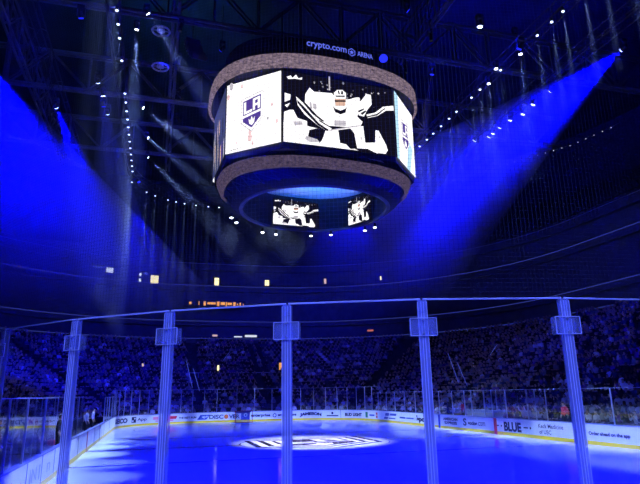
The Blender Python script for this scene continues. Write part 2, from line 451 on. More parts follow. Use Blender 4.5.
ADS = []
def ad_text(body, s0, s1, z0, z1, mat, bold=0.02, ital=0.0, arch=0.0):
    vs, fs = text_geo(body, bold)
    out = []
    for x, y in vs:
        zz = z0+(z1-z0)*y + arch*(1-(2*x-1)**2)
        out.append(P3(s0+(s1-s0)*x+ital*y, -.012, zz))
    mb = MB(); mb.add(out, fs); return mb, mat
def ad(label, landmark, pieces, sc):
    """one sponsor sign: several pieces of lettering and marks with a colour each"""
    ADS.append((sc, landmark))
    for q, (mb, mat) in enumerate(pieces):
        o = mb.build('sponsor_lettering' if len(mb.f) > 22 else 'sponsor_mark', M[mat], db)
        if q == 0: tag(o, label)
def blk(s0, s1, z0, z1, mat, slant=0.0, d=-.011):
    mb = MB(); ss = [s0+(s1-s0)*k/4 for k in range(5)]
    for a, b in zip(ss, ss[1:]):
        mb.face([P3(a, d, z0), P3(b, d, z0), P3(b+slant, d, z1), P3(a+slant, d, z1)])
    return mb, mat
def disc(sc, zc, r, mat, r0=0.0, d=-.0125):
    mb = MB(); n = 20
    for k in range(n):
        a, b = 2*pi*k/n, 2*pi*(k+1)/n
        q = [P3(sc+r*cos(a), d, zc+r*sin(a)), P3(sc+r*cos(b), d, zc+r*sin(b)), P3(sc+r0*cos(b), d, zc+r0*sin(b)), P3(sc+r0*cos(a), d, zc+r0*sin(a))]
        mb.face(q)
    return mb, mat
T = ad_text
ad('GEICO sign on the far left corner boards', 'GEICO sign', [T('GEICO', 44.9, 48.2, .38, .85, 'ad_dark', .06)], 46.6)
ad('square mark with the word App on the corner boards', 'App sign', [blk(48.9, 49.6, .34, .9, 'ad_dark'), blk(49.0, 49.2, .42, .58, 'board', d=-.013), blk(49.3, 49.5, .66, .82, 'board', d=-.013), T('App', 49.8, 51.1, .4, .78, 'ad_dark', .02)], 49.9)
ad('pink and red sign on the corner boards', 'pink sign', [blk(51.9, 53.0, .5, .8, 'ad_pink'), blk(52.2, 53.6, .3, .42, 'ad_pink'), disc(53.7, .62, .26, 'ad_red'), blk(53.6, 54.6, .5, .8, 'ad_red', .15), blk(53.5, 54.3, .3, .44, 'ad_pink')], 53.2)
ad('small dark slogan and slanted blue badge on far boards', 'slanted badge sign', [T('THE BEST RUN', 54.9, 56.8, .48, .68, 'ad_dark', .04), blk(56.9, 57.9, .32, .82, 'ad_blue', .35), T('SAP', 57.1, 57.9, .44, .72, 'board', .04, .2)], 56.6)
ad('DISCOVER sign with orange O on the far boards', 'DISCOVER sign', [T('DISC', 58.2, 59.75, .36, .8, 'ad_dark', .03), disc(60.05, .58, .24, 'ad_orange'), T('VER', 60.35, 61.55, .36, .8, 'ad_dark', .03)], 59.8)
ad('blue panel with ring beside the enterprise sign', 'enterprise sign', [blk(61.7, 62.65, .05, .98, 'ad_blue'), disc(62.2, .7, .2, 'board', .13, -.0135)], 62.2)
ad('enterprise lettering on the far boards', 'enterprise sign', [T('enterprise', 62.8, 65.0, .38, .78, 'ad_dark', .04)], 63.8)
ad('second enterprise lettering with ring on the far boards', 'ringed enterprise sign', [disc(65.5, .58, .22, 'ad_dark', .14), T('enterprise', 65.85, 68.0, .38, .78, 'ad_dark', .04)], 66.4)
ad('JAMESON sign in arched capitals on the far boards', 'JAMESON sign', [T('JAMESON', 68.4, 70.9, .3, .74, 'ad_dark', .07, 0, .12)], 69.6)
ad('small dark crest sign on the far right corner boards', 'crest sign', [disc(72.2, .72, .14, 'ad_dark'), blk(71.5, 72.95, .38, .5, 'ad_dark')], 72.2)
ad('BUD LIGHT sign on the far right corner boards', 'BUD LIGHT sign', [T('BUD LIGHT', 73.8, 76.2, .4, .76, 'ad_dark', .06)], 75.0)
ad('green, grey and red marks on the corner boards', 'green and red mark', [blk(76.8, 77.2, .3, .88, 'ad_green'), blk(77.5, 78.5, .48, .64, 'ad_blue'), blk(78.8, 79.2, .3, .55, 'ad_red'), blk(78.8, 79.2, .62, .86, 'ad_red')], 78.0)
ad('blurred blue slanted sign on the right boards', 'slanted blue sign', [blk(81.2, 82.2, .6, .88, 'ad_blue', .2), blk(82.4, 84.0, .66, .86, 'ad_blue', .15), blk(80.9, 81.9, .3, .5, 'ad_blue', .15), blk(82.1, 83.8, .34, .46, 'ad_blue', .05)], 82.6)
ad('small pale blue wording on the right boards', 'pale blue wording', [blk(84.9, 86.2, .48, .62, 'ad_blue'), blk(86.4, 88.0, .5, .6, 'ad_blue')], 86.5)
ad('bold blue sign with a dot on the right boards', 'bold blue sign', [disc(88.7, .78, .12, 'ad_dark'), T('spot', 88.6, 90.7, .22, .76, 'ad_dark', .06)], 89.6)
ad('AMERICAN EXPRESS sign on the right boards', 'AMERICAN EXPRESS sign', [T('AMERICAN', 93.6, 95.9, .64, .86, 'ad_dark', .05), T('EXPRESS', 93.8, 95.8, .36, .58, 'ad_dark', .05)], 94.8)
ad('socios.com sign with an S mark on the right boards', 'socios.com sign', [T('S', 96.75, 97.25, .36, .9, 'ad_dark', .03), T('socios', 97.45, 98.75, .44, .72, 'ad_dark', .06), T('.com', 98.8, 99.8, .44, .72, 'ad_dark', .01)], 98.2)
ad('BLUE sign in tall capitals on the right boards', 'BLUE sign', [T('BLUE', 102.1, 104.0, .26, .86, 'ad_dark', .05), blk(101.1, 101.5, .54, .62, 'ad_dark'), disc(101.8, .58, .07, 'ad_dark'), blk(104.25, 104.7, .54, .62, 'ad_dark'), disc(104.95, .58, .08, 'ad_dark')], 103.1)
ad('Keck Medicine of USC sign on the right boards', 'Keck Medicine sign', [T('Keck Medicine', 105.75, 108.0, .64, .88, 'ad_dark', .01), T('of USC', 105.8, 106.9, .3, .54, 'ad_dark', .01)], 106.8)
ad('Order ahead on the app sign on the right boards', 'order ahead sign', [T('Order ahead on the app', 110.0, 112.85, .44, .68, 'ad_dark', .04)], 111.4)
ad('dark script lettering on the near left boards', 'left script sign', [T('Cos', .9, 1.95, .38, .78, 'ad_faint', .0, .2)], 1.4)
ad('faint tall lettering on the left boards before the bench', 'left faint sign', [T('IN', 6.6, 7.6, .4, .8, 'ad_faint', -.01), T('l', 8.0, 8.2, .35, .8, 'ad_faint', 0), T('n', 9.5, 10.1, .4, .7, 'ad_faint', 0)], 8.0)
ad('faint lettering on the left boards in front of the bench', 'bench front sign', [blk(18.8, 18.95, .35, .8, 'ad_faint'), blk(19.4, 19.55, .35, .8, 'ad_faint'), blk(24, 24.15, .4, .8, 'ad_faint')], 22.0)

# goal at the far end
go = thing('hockey_goal', (-.35, 27.1, 0), 'hockey goal net standing on the far ice before the DISCOVER sign', 'goal')
mb = MB(); gx = -.35
for sx in (-.91, .91):
    mb.tube((gx+sx, 27.1, 0), (gx+sx, 27.1, 1.22), .03, 8)
    mb.polytube([(gx+sx, 27.1, 1.22), (gx+sx*.95, 27.45, 1.2), (gx+sx*.8, 27.8, 1.0), (gx+sx*.8, 28.1, .03)], .02, 6)
    mb.tube((gx+sx, 27.1, .02), (gx+sx*.8, 28.1, .02), .025, 6)
mb.tube((gx-.91, 27.1, 1.22), (gx+.91, 27.1, 1.22), .03, 8); mb.tube((gx-.73, 28.1, .02), (gx+.73, 28.1, .02), .025, 6)
mb.build('goal_frame', M['goal_red'], go)
mb = MB()
for k in range(25):
    x = -.9+1.8*k/24
    mb.polytube([(gx+x, 27.1, 1.22), (gx+x*.95, 27.45, 1.18), (gx+x*.8, 27.8, .98), (gx+x*.8, 28.08, .03)], .008, 3)
for k in range(16):
    t = k/15
    for (y0, z0, y1, z1, w0, w1) in ((27.1, 1.22, 27.45, 1.18, 1, .95), (27.45, 1.18, 27.8, .98, .95, .8), (27.8, .98, 28.08, .03, .8, .8)):
        y = y0+(y1-y0)*t; z = z0+(z1-z0)*t; w = .9*(w0+(w1-w0)*t)
        mb.tube((gx-w, y, z), (gx+w, y, z), .008, 3)
mb.build('goal_netting', M['goal_net'], go)

# ------------------------------------------------------------------ glass
def landmark(s): return min(ADS, key=lambda a: abs(a[0]-s))[1]
_gl = {}
def glass_panel(s0, s1, top, off=.05, where='', label=None, zb=1.09, group='glass panels above the boards'):
    c = P3((s0+s1)/2, off, zb)
    if label is None:
        lm = landmark((s0+s1)/2); k = _gl.get((lm, where), 0); _gl[(lm, where)] = k+1
        label = '%s clear glass panel %s the %s, from the left' % (ORD[k], where or 'above', lm)
    t = thing('glass_panel', c, label, 'glass panel', group)
    p0, n0, t0 = at(s0, off); p1, n1, _ = at(s1, off)
    d = (p1-p0).normalized(); n = V((-d.y, d.x)) if False else V((n0.x+n1.x, n0.y+n1.y)).normalized()
    a = p0+d*.025; b = p1-d*.005; th = .006
    mb = MB()
    mb.box(((a.x+b.x)/2, (a.y+b.y)/2, (zb+top)/2), ((b-a).length, .012, top-zb), atan2(d.y, d.x))
    mb.build('pane', M['glass'], t)
    mb = MB(); mb.tube((a.x, a.y, top), (b.x, b.y, top), .012, 4); mb.build('edge_strip', M['edge'], t)
    mb = MB(); mb.box((p0.x, p0.y, (zb+top)/2), (.045, .06, top-zb), atan2(d.y, d.x)); mb.build('post', M['alu'], t)
    return t
def run(bounds, top, **k):
    for a, b in zip(bounds, bounds[1:]): glass_panel(a, b, top, **k)
run([.95, 3.3, 5.5, 8.4, 10.9], 2.86)
run([32.8, 35.2, 37.6, 40.6, 43.6], 2.86)
run([43.65+1.27*k for k in range(12)]+[59.0, 61.2, 63.2, 65.2, 67.0, 68.5, 70, 71.4, 72.8, 74.1, 75.4, 76.7, 78.0, 79.35], 3.5)
run([79.4, 81.6, 83.8, 86.1, 88.4, 90.7, 93.0, 95.2, 97.1, 98.1, 99.8, 100.8, 102.5, 104.8, 106.66, 109.3, 111.9, 114.4, 117, 119.4, 121.8], 2.9)
# glass behind the players' bench and behind the penalty boxes
run([10.9, 14.6, 17.0, 20.5, 23.5, 26.5, 29.5, 32.8], 2.9, off=1.45, where='behind the bench near', zb=.45, group='glass panels behind the bench')
run([97.6, 99.2, 102.9, 103.7, 104.4], 2.9, off=1.45, where='behind the penalty box near', zb=.45, group='glass panels behind the penalty box')

# near panels in front of the camera
NEAR = [159.0, 157.15, 155.67, 154.2, 152.67, 151.35, 150.05, 148.73, 147.33, 145.9, 144.5, 143.1]
NT = 3.722
NL = ['tall clear glass panel beyond the left edge of view', 'tall clear glass panel past the leftmost post', 'tall clear glass panel just outside the leftmost post', 'leftmost tall near glass panel, between the two leftmost posts',
      'second tall near glass panel from the left, before the left boards', 'third tall near glass panel from the left, before the DISCOVER sign', 'middle tall near glass panel, before the center ice emblem',
      'fifth tall near glass panel from the left, before the AMERICAN EXPRESS sign', 'rightmost tall near glass panel, before the order ahead sign', 'tall clear glass panel past the right edge of view', 'tall clear glass panel outside the right of view']
for i in range(len(NEAR)-1):
    s1, s0 = NEAR[i], NEAR[i+1]      # s0 = right-hand post, s1 = left-hand post seen from the stands
    t = thing('glass_panel', P3((s0+s1)/2, 0, 1.09), NL[i], 'glass panel', 'tall glass panels nearest the camera')
    p0, n0, _ = at(s0, -.01); p1, n1, _ = at(s1, -.01)
    d = (p1-p0).normalized(); n = V((n0.x+n1.x, n0.y+n1.y)).normalized(); ang = atan2(d.y, d.x)
    a = p0+d*.012; b = p1-d*.012
    mb = MB(); mb.box(((a.x+b.x)/2, (a.y+b.y)/2, (1.09+NT)/2), ((b-a).length, .012, NT-1.09), ang); mb.build('pane', M['nearglass'], t)
    mb = MB(); mb.tube((a.x, a.y, NT), (b.x, b.y, NT), .0095, 5); mb.build('edge_strip', M['edge'], t)
    # support at the right-hand post
    na = atan2(n0.y, n0.x)-pi/2
    def off2(u, w): return (p0.x+cos(na)*u-sin(na)*w, p0.y+sin(na)*u+cos(na)*w)
    mb = MB()
    for w in (-.028, .028):
        q = off2(0, w); mb.box((q[0], q[1], (1.09+NT-.02)/2), (.085, .014, NT-.02-1.09), na)
    mb.build('support_strip', M['post'], t)
    mb = MB()
    for u in (-.043, -.012, .012, .043):
        q = off2(u, .036); mb.box((q[0], q[1], (1.09+NT-.03)/2), (.005, .004, NT-.03-1.09), na)
    mb.build('strip_edge', M['edge'], t)
    mb = MB()
    for w in (-.04, .04):
        q = off2(0, w); mb.box((q[0], q[1], NT-.27), (.25, .008, .165), na)
    cl = mb.build('clamp_plate', M['clampm'], t)
    mb = MB()
    q = off2(0, .047)
    for zz in (NT-.27-.0825, NT-.27+.0825): mb.box((q[0], q[1], zz), (.25, .006, .005), na)
    for u in (-.125, .125):
        q = off2(u, .047); mb.box((q[0], q[1], NT-.27), (.005, .006, .165), na)
    mb.build('plate_edge', M['edge'], cl)
    mb = MB()
    for zz in (NT-.2, NT-.33):
        q = off2(0, .046); mb.cone((q[0], q[1], zz), (q[0]+n0.x*.015, q[1]+n0.y*.015, zz), .012, .01, 8)
    mb.build('bolt', M['bolt'], t)
    # narrow top sleeve
    mb = MB(); q = off2(0, 0); mb.box((q[0], q[1], NT-.07), (.065, .085, .12), na); mb.build('top_sleeve', M['clampm'], t)
    if i in (5, 7):  # pale streaks stand in for reflections on the glass
        for (u0, z0, u1, z1) in ((.22, 3.2, .30, 2.93), (.30, 3.12, .38, 2.9), (.7, 3.28, .62, 3.18)):
            pa = p1-d*u0; pb = p1-d*u1; mb = MB()
            mb.tube((pa.x+n.x*.012, pa.y+n.y*.012, z0), (pb.x+n.x*.012, pb.y+n.y*.012, z1), .0016, 4)
            tag(mb.build('reflection_streak', M['edge'], t), 'thin pale reflection streak drawn on the pane')

# protective netting above the near glass
mb = MB(); cell = .044; r = .0011
ss = [158.8-cell*k for k in range(int(17.5/cell))]
for s in ss:
    p = at(s, -.01)[0]; mb.cone((p.x, p.y, NT+.02), (p.x, p.y, 9.5), r, r, 3, 0, False)
zs = [NT+.02+cell*k for k in range(int((9.5-NT)/cell))]
crs = [158.8-.45*k for k in range(int(17.5/.45)+1)]
for z in zs:
    mb.polytube([P3(s, -.01, z) for s in crs], r, 3)
tag(mb.build('safety_netting', M['net']), 'fine safety netting rising above the near glass', 'netting', None, 'stuff')

# ------------------------------------------------------------------ people
def skin_mesh(name, verts, edges, radii, root=0, sub=1):
    me = bpy.data.meshes.new('sk'); me.from_pydata(verts, edges, [])
    ob = bpy.data.objects.new('sk', me); COL.objects.link(ob)
    md = ob.modifiers.new('skin', 'SKIN'); md.use_smooth_shade = True
    for i, rr in enumerate(radii):
        sv = me.skin_vertices[0].data[i]; sv.radius = rr if isinstance(rr, tuple) else (rr, rr); sv.use_root = (i == root)
    if sub:
        ms = ob.modifiers.new('sub', 'SUBSURF'); ms.levels = sub; ms.render_levels = sub
    dg = bpy.context.evaluated_depsgraph_get(); dg.update()
    out = bpy.data.meshes.new_from_object(ob.evaluated_get(dg)); out.name = name
    bpy.data.objects.remove(ob); bpy.data.meshes.remove(me)
    return out

def person_mesh(name, pose, sub=1):
    """local: origin under the feet, facing +y"""
    st = pose in ('standing', 'standing arms raised')
    hz = .95 if st else .50
    lean = .12 if pose == 'leaning forward' else (0 if not st else .02)
    vs = [(0, 0, hz), (0, lean*.4, hz+.22), (0, lean, hz+.43), (0, lean+.02, hz+.54), (0, lean+.05, hz+.65), (0, lean+.04, hz+.76)]
    ra = [(.16, .12), (.15, .11), (.17, .11), .06, (.085, .1), (.06, .07)]
    es = [(0, 1), (1, 2), (2, 3), (3, 4), (4, 5)]
    lab = ['t', 't', 't', 'n', 'h', 'h']
    for sx in (-1, 1):
        b = len(vs)
        sh = (sx*.2, lean, hz+.42)
        if pose in ('arms raised', 'standing arms raised'):
            el = (sx*.3, lean+.12, hz+.55); wr = (sx*.22, lean+.16, hz+.82); ha = (sx*.2, lean+.17, hz+.92)
        elif pose == 'holding up a phone':
            el = (sx*.26, lean+.18, hz+.25); wr = (sx*.1, lean+.36, hz+.5); ha = (sx*.05, lean+.4, hz+.58)
        elif st:
            el = (sx*.27, -.02, hz+.15); wr = (sx*.26, .1, hz-.08); ha = (sx*.25, .13, hz-.17)
        elif pose == 'leaning forward':
            el = (sx*.26, lean+.12, hz+.18); wr = (sx*.1, .38, hz+.14); ha = (sx*.04, .42, hz+.13)
        else:
            el = (sx*.27, .02, hz+.15); wr = (sx*.14, .24, hz+.1); ha = (sx*.09, .31, hz+.1)
        vs += [sh, el, wr, ha]; ra += [.07, .05, .038, (.045, .025)]; lab += ['t', 't', 's', 's']
        es += [(2, b), (b, b+1), (b+1, b+2), (b+2, b+3)]
        b = len(vs)
        if st: hp, kn, an, to = (sx*.1, 0, hz-.06), (sx*.11, .03, .5), (sx*.11, -.02, .09), (sx*.13, .14, .035)
        else:  hp, kn, an, to = (sx*.1, .04, hz-.02), (sx*.14, .42, hz+.02), (sx*.14, .4, .1), (sx*.15, .55, .04)
        vs += [hp, kn, an, to]; ra += [.1, .075, .05, .04]; lab += ['p']*4
        es += [(0, b), (b, b+1), (b+1, b+2), (b+2, b+3)]
    me = skin_mesh(name, vs, es, ra, 0, sub)
    for m in ('shirt_grey', 'skin', 'pants', 'hair'): me.materials.append(M[m])
    ids = []
    for p in me.polygons:
        c = p.center; best = None
        for a, b in es:
            A, B = V(vs[a]), V(vs[b]); ab = B-A; t = max(0, min(1, (c-A).dot(ab)/ab.length_squared))
            dd = (c-(A+ab*t)).length
            if best is None or dd < best[0]: best = (dd, lab[a] if t < .5 else lab[b])
        l = best[1]
        hc = V(vs[4])
        if l == 'h': ids.append(3 if (c.z > hc.z+.06 or c.y < hc.y-.025) else 1)
        else: ids.append({'t': 0, 'n': 1, 's': 1, 'p': 2}[l])
    me.polygons.foreach_set('material_index', ids)
    return me
POSES = ['hands in lap', 'leaning forward', 'holding up a phone', 'arms raised', 'standing']
PM = {p: person_mesh('spectator', p, 1) for p in POSES}
PM['standing arms raised'] = person_mesh('spectator', 'standing arms raised', 1)
PLOW = [person_mesh('crowd', p, 0) for p in ('hands in lap', 'leaning forward', 'holding up a phone')]

# seat: pan, back and arm posts in one small mesh
def seat_mb():
    mb = MB()
    mb.box((0, .06, .43), (.46, .42, .06)); mb.box((0, -.17, .66), (.46, .06, .46), rx=radians(8))
    mb.box((-.24, .03, .56), (.04, .36, .04)); mb.box((.24, .03, .56), (.04, .36, .04))
    mb.box((-.24, -.1, .28), (.04, .08, .56)); mb.box((.24, -.1, .28), (.04, .08, .56)); return mb
SEATM = seat_mb(); seat_me = SEATM.mesh('arena_seat', M['seat'])

# camera (solved from the photograph; used below to decide which seats come first)
CAMP = V((-9.5634, -35.0073, 2.8534)); YAW, PITCH, ROLL, FPX = .280924, .263454, -.016724, 562.4425
F_ = V((sin(YAW)*cos(PITCH), cos(YAW)*cos(PITCH), sin(PITCH))); R_ = V((cos(YAW), -sin(YAW), 0)); U_ = R_.cross(F_)
R2 = R_*cos(ROLL)+U_*sin(ROLL); U2 = U_*cos(ROLL)-R_*sin(ROLL)
cam = bpy.data.cameras.new('camera'); camo = bpy.data.objects.new('camera', cam); COL.objects.link(camo)
camo.matrix_world = Matrix(((R2.x, U2.x, -F_.x, CAMP.x), (R2.y, U2.y, -F_.y, CAMP.y), (R2.z, U2.z, -F_.z, CAMP.z), (0, 0, 0, 1)))
cam.sensor_fit = 'HORIZONTAL'; cam.sensor_width = 36; cam.lens = FPX/640*36; cam.clip_end = 400; cam.clip_start = .05
SC.camera = camo
def inview(p):
    d = V(p)-CAMP; z = d.dot(F_)
    if z < 1: return None
    x = 320+FPX*d.dot(R2)/z; y = 242-FPX*d.dot(U2)/z
    return (x, y, d.length) if 0 <= x <= 640 and 0 <= y <= 484 else None

spots = []
for k in range(ROWS):
    off = R0+RD*k; z = rowz(k); s = BS0+.4
    while s < BS1-.3:
        arc = (S1 < s < S2) or (S3 < s < S4)
        aisle = (int((s+7)/8.0) != int((s+7-.9)/8.0))
        if not aisle: spots.append((k, s, off, z))
        s += .58/((RC+off)/RC if arc else 1)
SIDE = lambda s: 'left side' if s < 44 else ('far left corner' if s < S2 else ('far end' if s < S3 else ('far right corner' if s < S4 else 'right side')))
cand = []
for sp in spots:
    k, s, off, z = sp
    p, n, t = at(s, off, False)
    q = inview((p.x, p.y, z+.8))
    cand.append((q[2] if q else 999, sp))
cand.sort(key=lambda c: c[0])
near = cand[:300]; rest = cand[300:]
SH = ['black']*12+['navy']*8+['grey']*4+['silver']*2+['white']*3+['purple']*3
TOP = {'black': 'black', 'navy': 'navy blue', 'grey': 'grey', 'silver': 'pale grey', 'white': 'white', 'purple': 'purple', 'red': 'bright red'}
def put_person(p, n, z, pose, shirt, label, group, skin='skin', cat='person', name='spectator', sc=1.0):
    o = bpy.data.objects.new(name, PM[pose]); COL.objects.link(o)
    o.location = (p.x, p.y, z); o.rotation_euler = (0, 0, atan2(-n.y, -n.x)-pi/2+random.uniform(-.25, .25)); o.scale = (sc, sc, sc)
    o.material_slots[0].link = 'OBJECT'; o.material_slots[0].material = M['shirt_'+shirt]
    if skin != 'skin': o.material_slots[1].link = 'OBJECT'; o.material_slots[1].material = M[skin]
    return tag(o, label, cat, group)
red_s = [106.9]   # the bright red top right behind the medical sign
done_red = False; done_red2 = False
for dist, (k, s, off, z) in near:
    p, n, t = at(s, off, False)
    so = bpy.data.objects.new('arena_seat', seat_me); COL.objects.link(so)
    so.location = (p.x, p.y, z); so.rotation_euler = (0, 0, atan2(-n.y, -n.x)-pi/2)
    lm = landmark(s)
    empty = random.random() < .13
    if k <= 1 and (abs(s-106.9) < .7 or abs(s-94.0) < .7): empty = True
    tag(so, 'dark flip seat in the %s row behind the %s, %s' % (ORD[k], lm, 'empty' if empty else 'taken'), 'seat', 'dark seats behind the %s glass' % SIDE(s))
    if empty: continue
    sh = random.choice(SH+(['white']*8+['silver']*8 if k < 3 else [])); ps = random.choices(POSES[:4], (6, 4, 2, .6))[0]  # paler shirts in the front rows stand in for light on them
    lab = 'spectator in %s top, %s, %s row behind %s' % (TOP[sh], ps, ORD[k], lm)
    b = n*-.02
    put_person(p+b, n, z+.02, ps, sh, lab, 'spectators behind the %s glass' % SIDE(s), random.choice(('skin', 'skin', 'skin2')), 'person', 'spectator', random.uniform(.94, 1.05))
p, n, t = at(107.0, 1.05, False)
put_person(p, n, 0.42, 'standing', 'red', 'person in bright red top standing behind the glass above the Keck Medicine sign', 'spectators behind the right side glass', 'skin')
p, n, t = at(95.0, 1.05, False)
put_person(p, n, 0.42, 'standing', 'red', 'person in red top standing behind the glass above the AMERICAN EXPRESS sign', 'spectators behind the right side glass', 'skin')
# low platforms the rink-side people stand on
mb = MB(); sweep(mb, [(.12, 0), (.12, .42), (1.58, .42), (1.58, 0)], [BS0]+srange(0, S5, .9)+[BS1], True, False)
tag(mb.build('rinkside_platform', M['concrete']), kind='structure')
# bench staff on the left
for s, off, sh, lab, ps in ((12.2, .75, 'black', 'person in black standing in the players bench beside the near glass end', 'standing'),
                            (16.2, .7, 'black', 'person in black standing in the players bench, second from the front', 'standing'),
                            (21.2, .9, 'navy', 'person in navy leaning on the players bench, third from the front', 'standing'),
                            (27.6, .7, 'silver', 'person in pale grey top standing in the players bench', 'standing'),
                            (30.6, .6, 'white', 'person in white top standing at the far end of the players bench', 'standing')):
    p, n, t = at(s, off, False)
    put_person(p, n, .42, ps, sh, lab, 'people in the players bench')
mb = MB(); c = at(11.9, .3, False)[0]
mb.box((c.x, c.y, 1.2), (.22, .34, .18)); mb.box((c.x, c.y, 1.31), (.05, .2, .05)); mb.box((c.x-.1, c.y, 1.2), (.05, .24, .12)); 
tag(mb.build('equipment_bag', M['led_red'] if False else M['shirt_red']), 'red and dark bag resting in the players bench by the near glass end', 'bag')
# everyone and every seat further away
mbc = MB(); mbs = MB()
lows = []
for me in PLOW:
    lows.append(([v.co.copy() for v in me.vertices], [tuple(p.vertices) for p in me.polygons], [p.material_index for p in me.polygons]))
cm = [M['shirt_'+k] for k in ('black', 'navy', 'grey', 'silver', 'white', 'purple')]+[M['skin'], M['pants'], M['hair']]
seat_v = [V(v) for v in SEATM.v]
for dist, (k, s, off, z) in rest:
    if s < -4: continue
    p, n, t = at(s, off, False); a = atan2(-n.y, -n.x)-pi/2
    ca, sa = cos(a), sin(a)
    if random.random() < .8:
        vs, fs, ms = random.choice(lows); si = random.choices(range(6), (14, 8, 4, 1.2, 1.6, 2.5) if k > 2 else (7, 5, 5, 6, 7, 2))[0]  # front rows of the crowd made paler too, as if lit
        mbc.add([(p.x+v.x*ca-v.y*sa, p.y+v.x*sa+v.y*ca, z+v.z) for v in vs], fs, [si if m == 0 else 5+m for m in ms])
    else:
        mbs.add([(p.x+v.x*ca-v.y*sa, p.y+v.x*sa+v.y*ca, z+v.z) for v in seat_v], SEATM.f)
tag(mbc.build('crowd', cm), 'dim crowd filling the lower stands further back', 'crowd', None, 'stuff')
tag(mbs.build('lower_stand_seats', M['seat']), 'dark empty seats scattered through the lower stands', 'seats', None, 'stuff')
mbs = MB()
for k in range(22):
    off = 29.25+k*.9; s = 2.0; z = 24.8+k*.62
    while s < 122:
        arc = (S1 < s < S2) or (S3 < s < S4)
        p, n, t = at(s, off, False); a = atan2(-n.y, -n.x)-pi/2
        if k < 12:
            mbs.box((p.x, p.y, z+.45), (.9, .1, .5), a); mbs.box((p.x-n.x*.2, p.y-n.y*.2, z+.3), (.9, .4, .08), a)
        s += 1.1/((RC+off)/RC if arc else 1)
tag(mbs.build('upper_deck_seats', M['seat']), 'dark seat rows of the upper deck', 'seats', None, 'stuff')

# scorer's table behind the right glass
sct = thing('scorer_table', P3(99.2, .75, .42), 'pale cloth covered table behind the glass above the socios.com sign', 'table')
mb = MB(); sweep(mb, [(.45, 1.45), (.45, 1.52), (1.15, 1.52), (1.15, 1.45)], [96.6, 101.4], True, True); mb.build('tabletop', M['table'], sct)
mb = MB(); sweep(mb, [(.46, .43), (.46, 1.45), (.48, 1.45), (.48, .43)], [96.65, 101.35], True, True); mb.build('cloth_front', M['table'], sct)
for s in (96.8, 101.2):
    mb = MB(); q = P3(s, 1.05, .93); mb.box(q, (.06, .06, 1.03)); mb.build('leg', M['blacksteel'], sct)

# ------------------------------------------------------------------ rails, lit windows and signs in the bowl
def rail(s0, s1, off, z0, z1, label):
    t = thing('handrail', P3((s0+s1)/2, off, z0), label, 'railing', 'rails in the far lower stand')
    n = max(2, int((s1-s0)/1.2))
    mb = MB(); mb.polytube([P3(s0+(s1-s0)*k/n, off, z1) for k in range(n+1)], .035, 5); mb.build('top_rail', M['railtrim'], t)
    for k in (0, n//2, n):
        mb = MB(); mb.tube(P3(s0+(s1-s0)*k/n, off, z0), P3(s0+(s1-s0)*k/n, off, z1), .03, 5); mb.build('rail_post', M['railtrim'], t)
rz_ = rowz(11)
rail(56.4, 60.2, 11.55, rz_, 5.75, 'pale handrail in the far stand above the DISCOVER sign')
rail(61.6, 67.2, 11.55, rz_, 5.75, 'long pale handrail in the far stand above the enterprise sign')
rail(67.6, 71.9, 11.55, rz_, 5.75, 'pale handrail in the far stand above the JAMESON sign')
def panel(name, s0, s1, off, z0, z1, mat, label, cat, group=None, frame=True, depth=.12):
    t = thing(name, P3((s0+s1)/2, off, z0), label, cat, group)
    mb = MB(); sweep(mb, [(off-depth, z0), (off-depth, z1), (off, z1), (off, z0)], [s0, s1]); mb.build('housing', M['blacksteel'], t)
    mb = MB(); sweep(mb, [(off-depth-.03, z0+.06), (off-depth-.03, z1-.06), (off-depth-.01, z1-.06), (off-depth-.01, z0+.06)], [s0+.02, s1-.02]); mb.build('lit_face', mat, t)
    return t
SW = 29.15
panel('suite_window', 55.8, 56.12, SW, 20.5, 22.0, M['suite_warm'], 'bright yellow lit suite window left of the scoreboard', 'window', 'lit suite windows')
panel('suite_window', 55.38, 55.5, SW, 20.7, 21.3, M['suite_cool'], 'small white lit suite window beside the bright yellow one', 'window', 'lit suite windows')
panel('suite_window', 55.38, 55.5, SW, 21.6, 22.2, M['suite_cool'], 'tiny white lit screen above the small suite window', 'window', 'lit suite windows')
panel('suite_screen', 54.22, 54.5, SW, 21.7, 22.6, M['suite_cool'], 'white lit suite screen farthest left', 'screen', 'lit suite windows')
panel('suite_screen', 53.75, 54.12, SW, 22.3, 22.6, M['suite_blue'], 'blue lit strip left of the white suite screen', 'screen', 'lit suite windows')
panel('suite_screen', 55.56, 55.72, SW, 21.9, 22.4, M['suite_blue'], 'blue lit strip between the left suite windows', 'screen', 'lit suite windows')
panel('suite_window', 60.9, 61.7, SW, 20.7, 22.1, M['suite_warm'], 'yellow lit suite window under the scoreboard left rim', 'window', 'lit suite windows')
panel('suite_window', 67.05, 67.25, SW, 20.9, 22.0, M['suite_warm'], 'small yellow lit suite window under the scoreboard center', 'window', 'lit suite windows')
panel('suite_window', 69.37, 69.5, SW, 21.2, 22.2, M['led_pinkish'], 'dim pinkish suite window right of the scoreboard center', 'window', 'lit suite windows')
panel('suite_window', 71.58, 71.68, SW, 21.3, 22.1, M['suite_warm'], 'tiny yellow suite window farthest right', 'window', 'lit suite windows')
panel('suite_window', 51.3, 51.42, SW, 19.9+.5, 20.9, M['led_orange'], 'tiny orange light on the left suite level', 'light', 'lit suite windows')
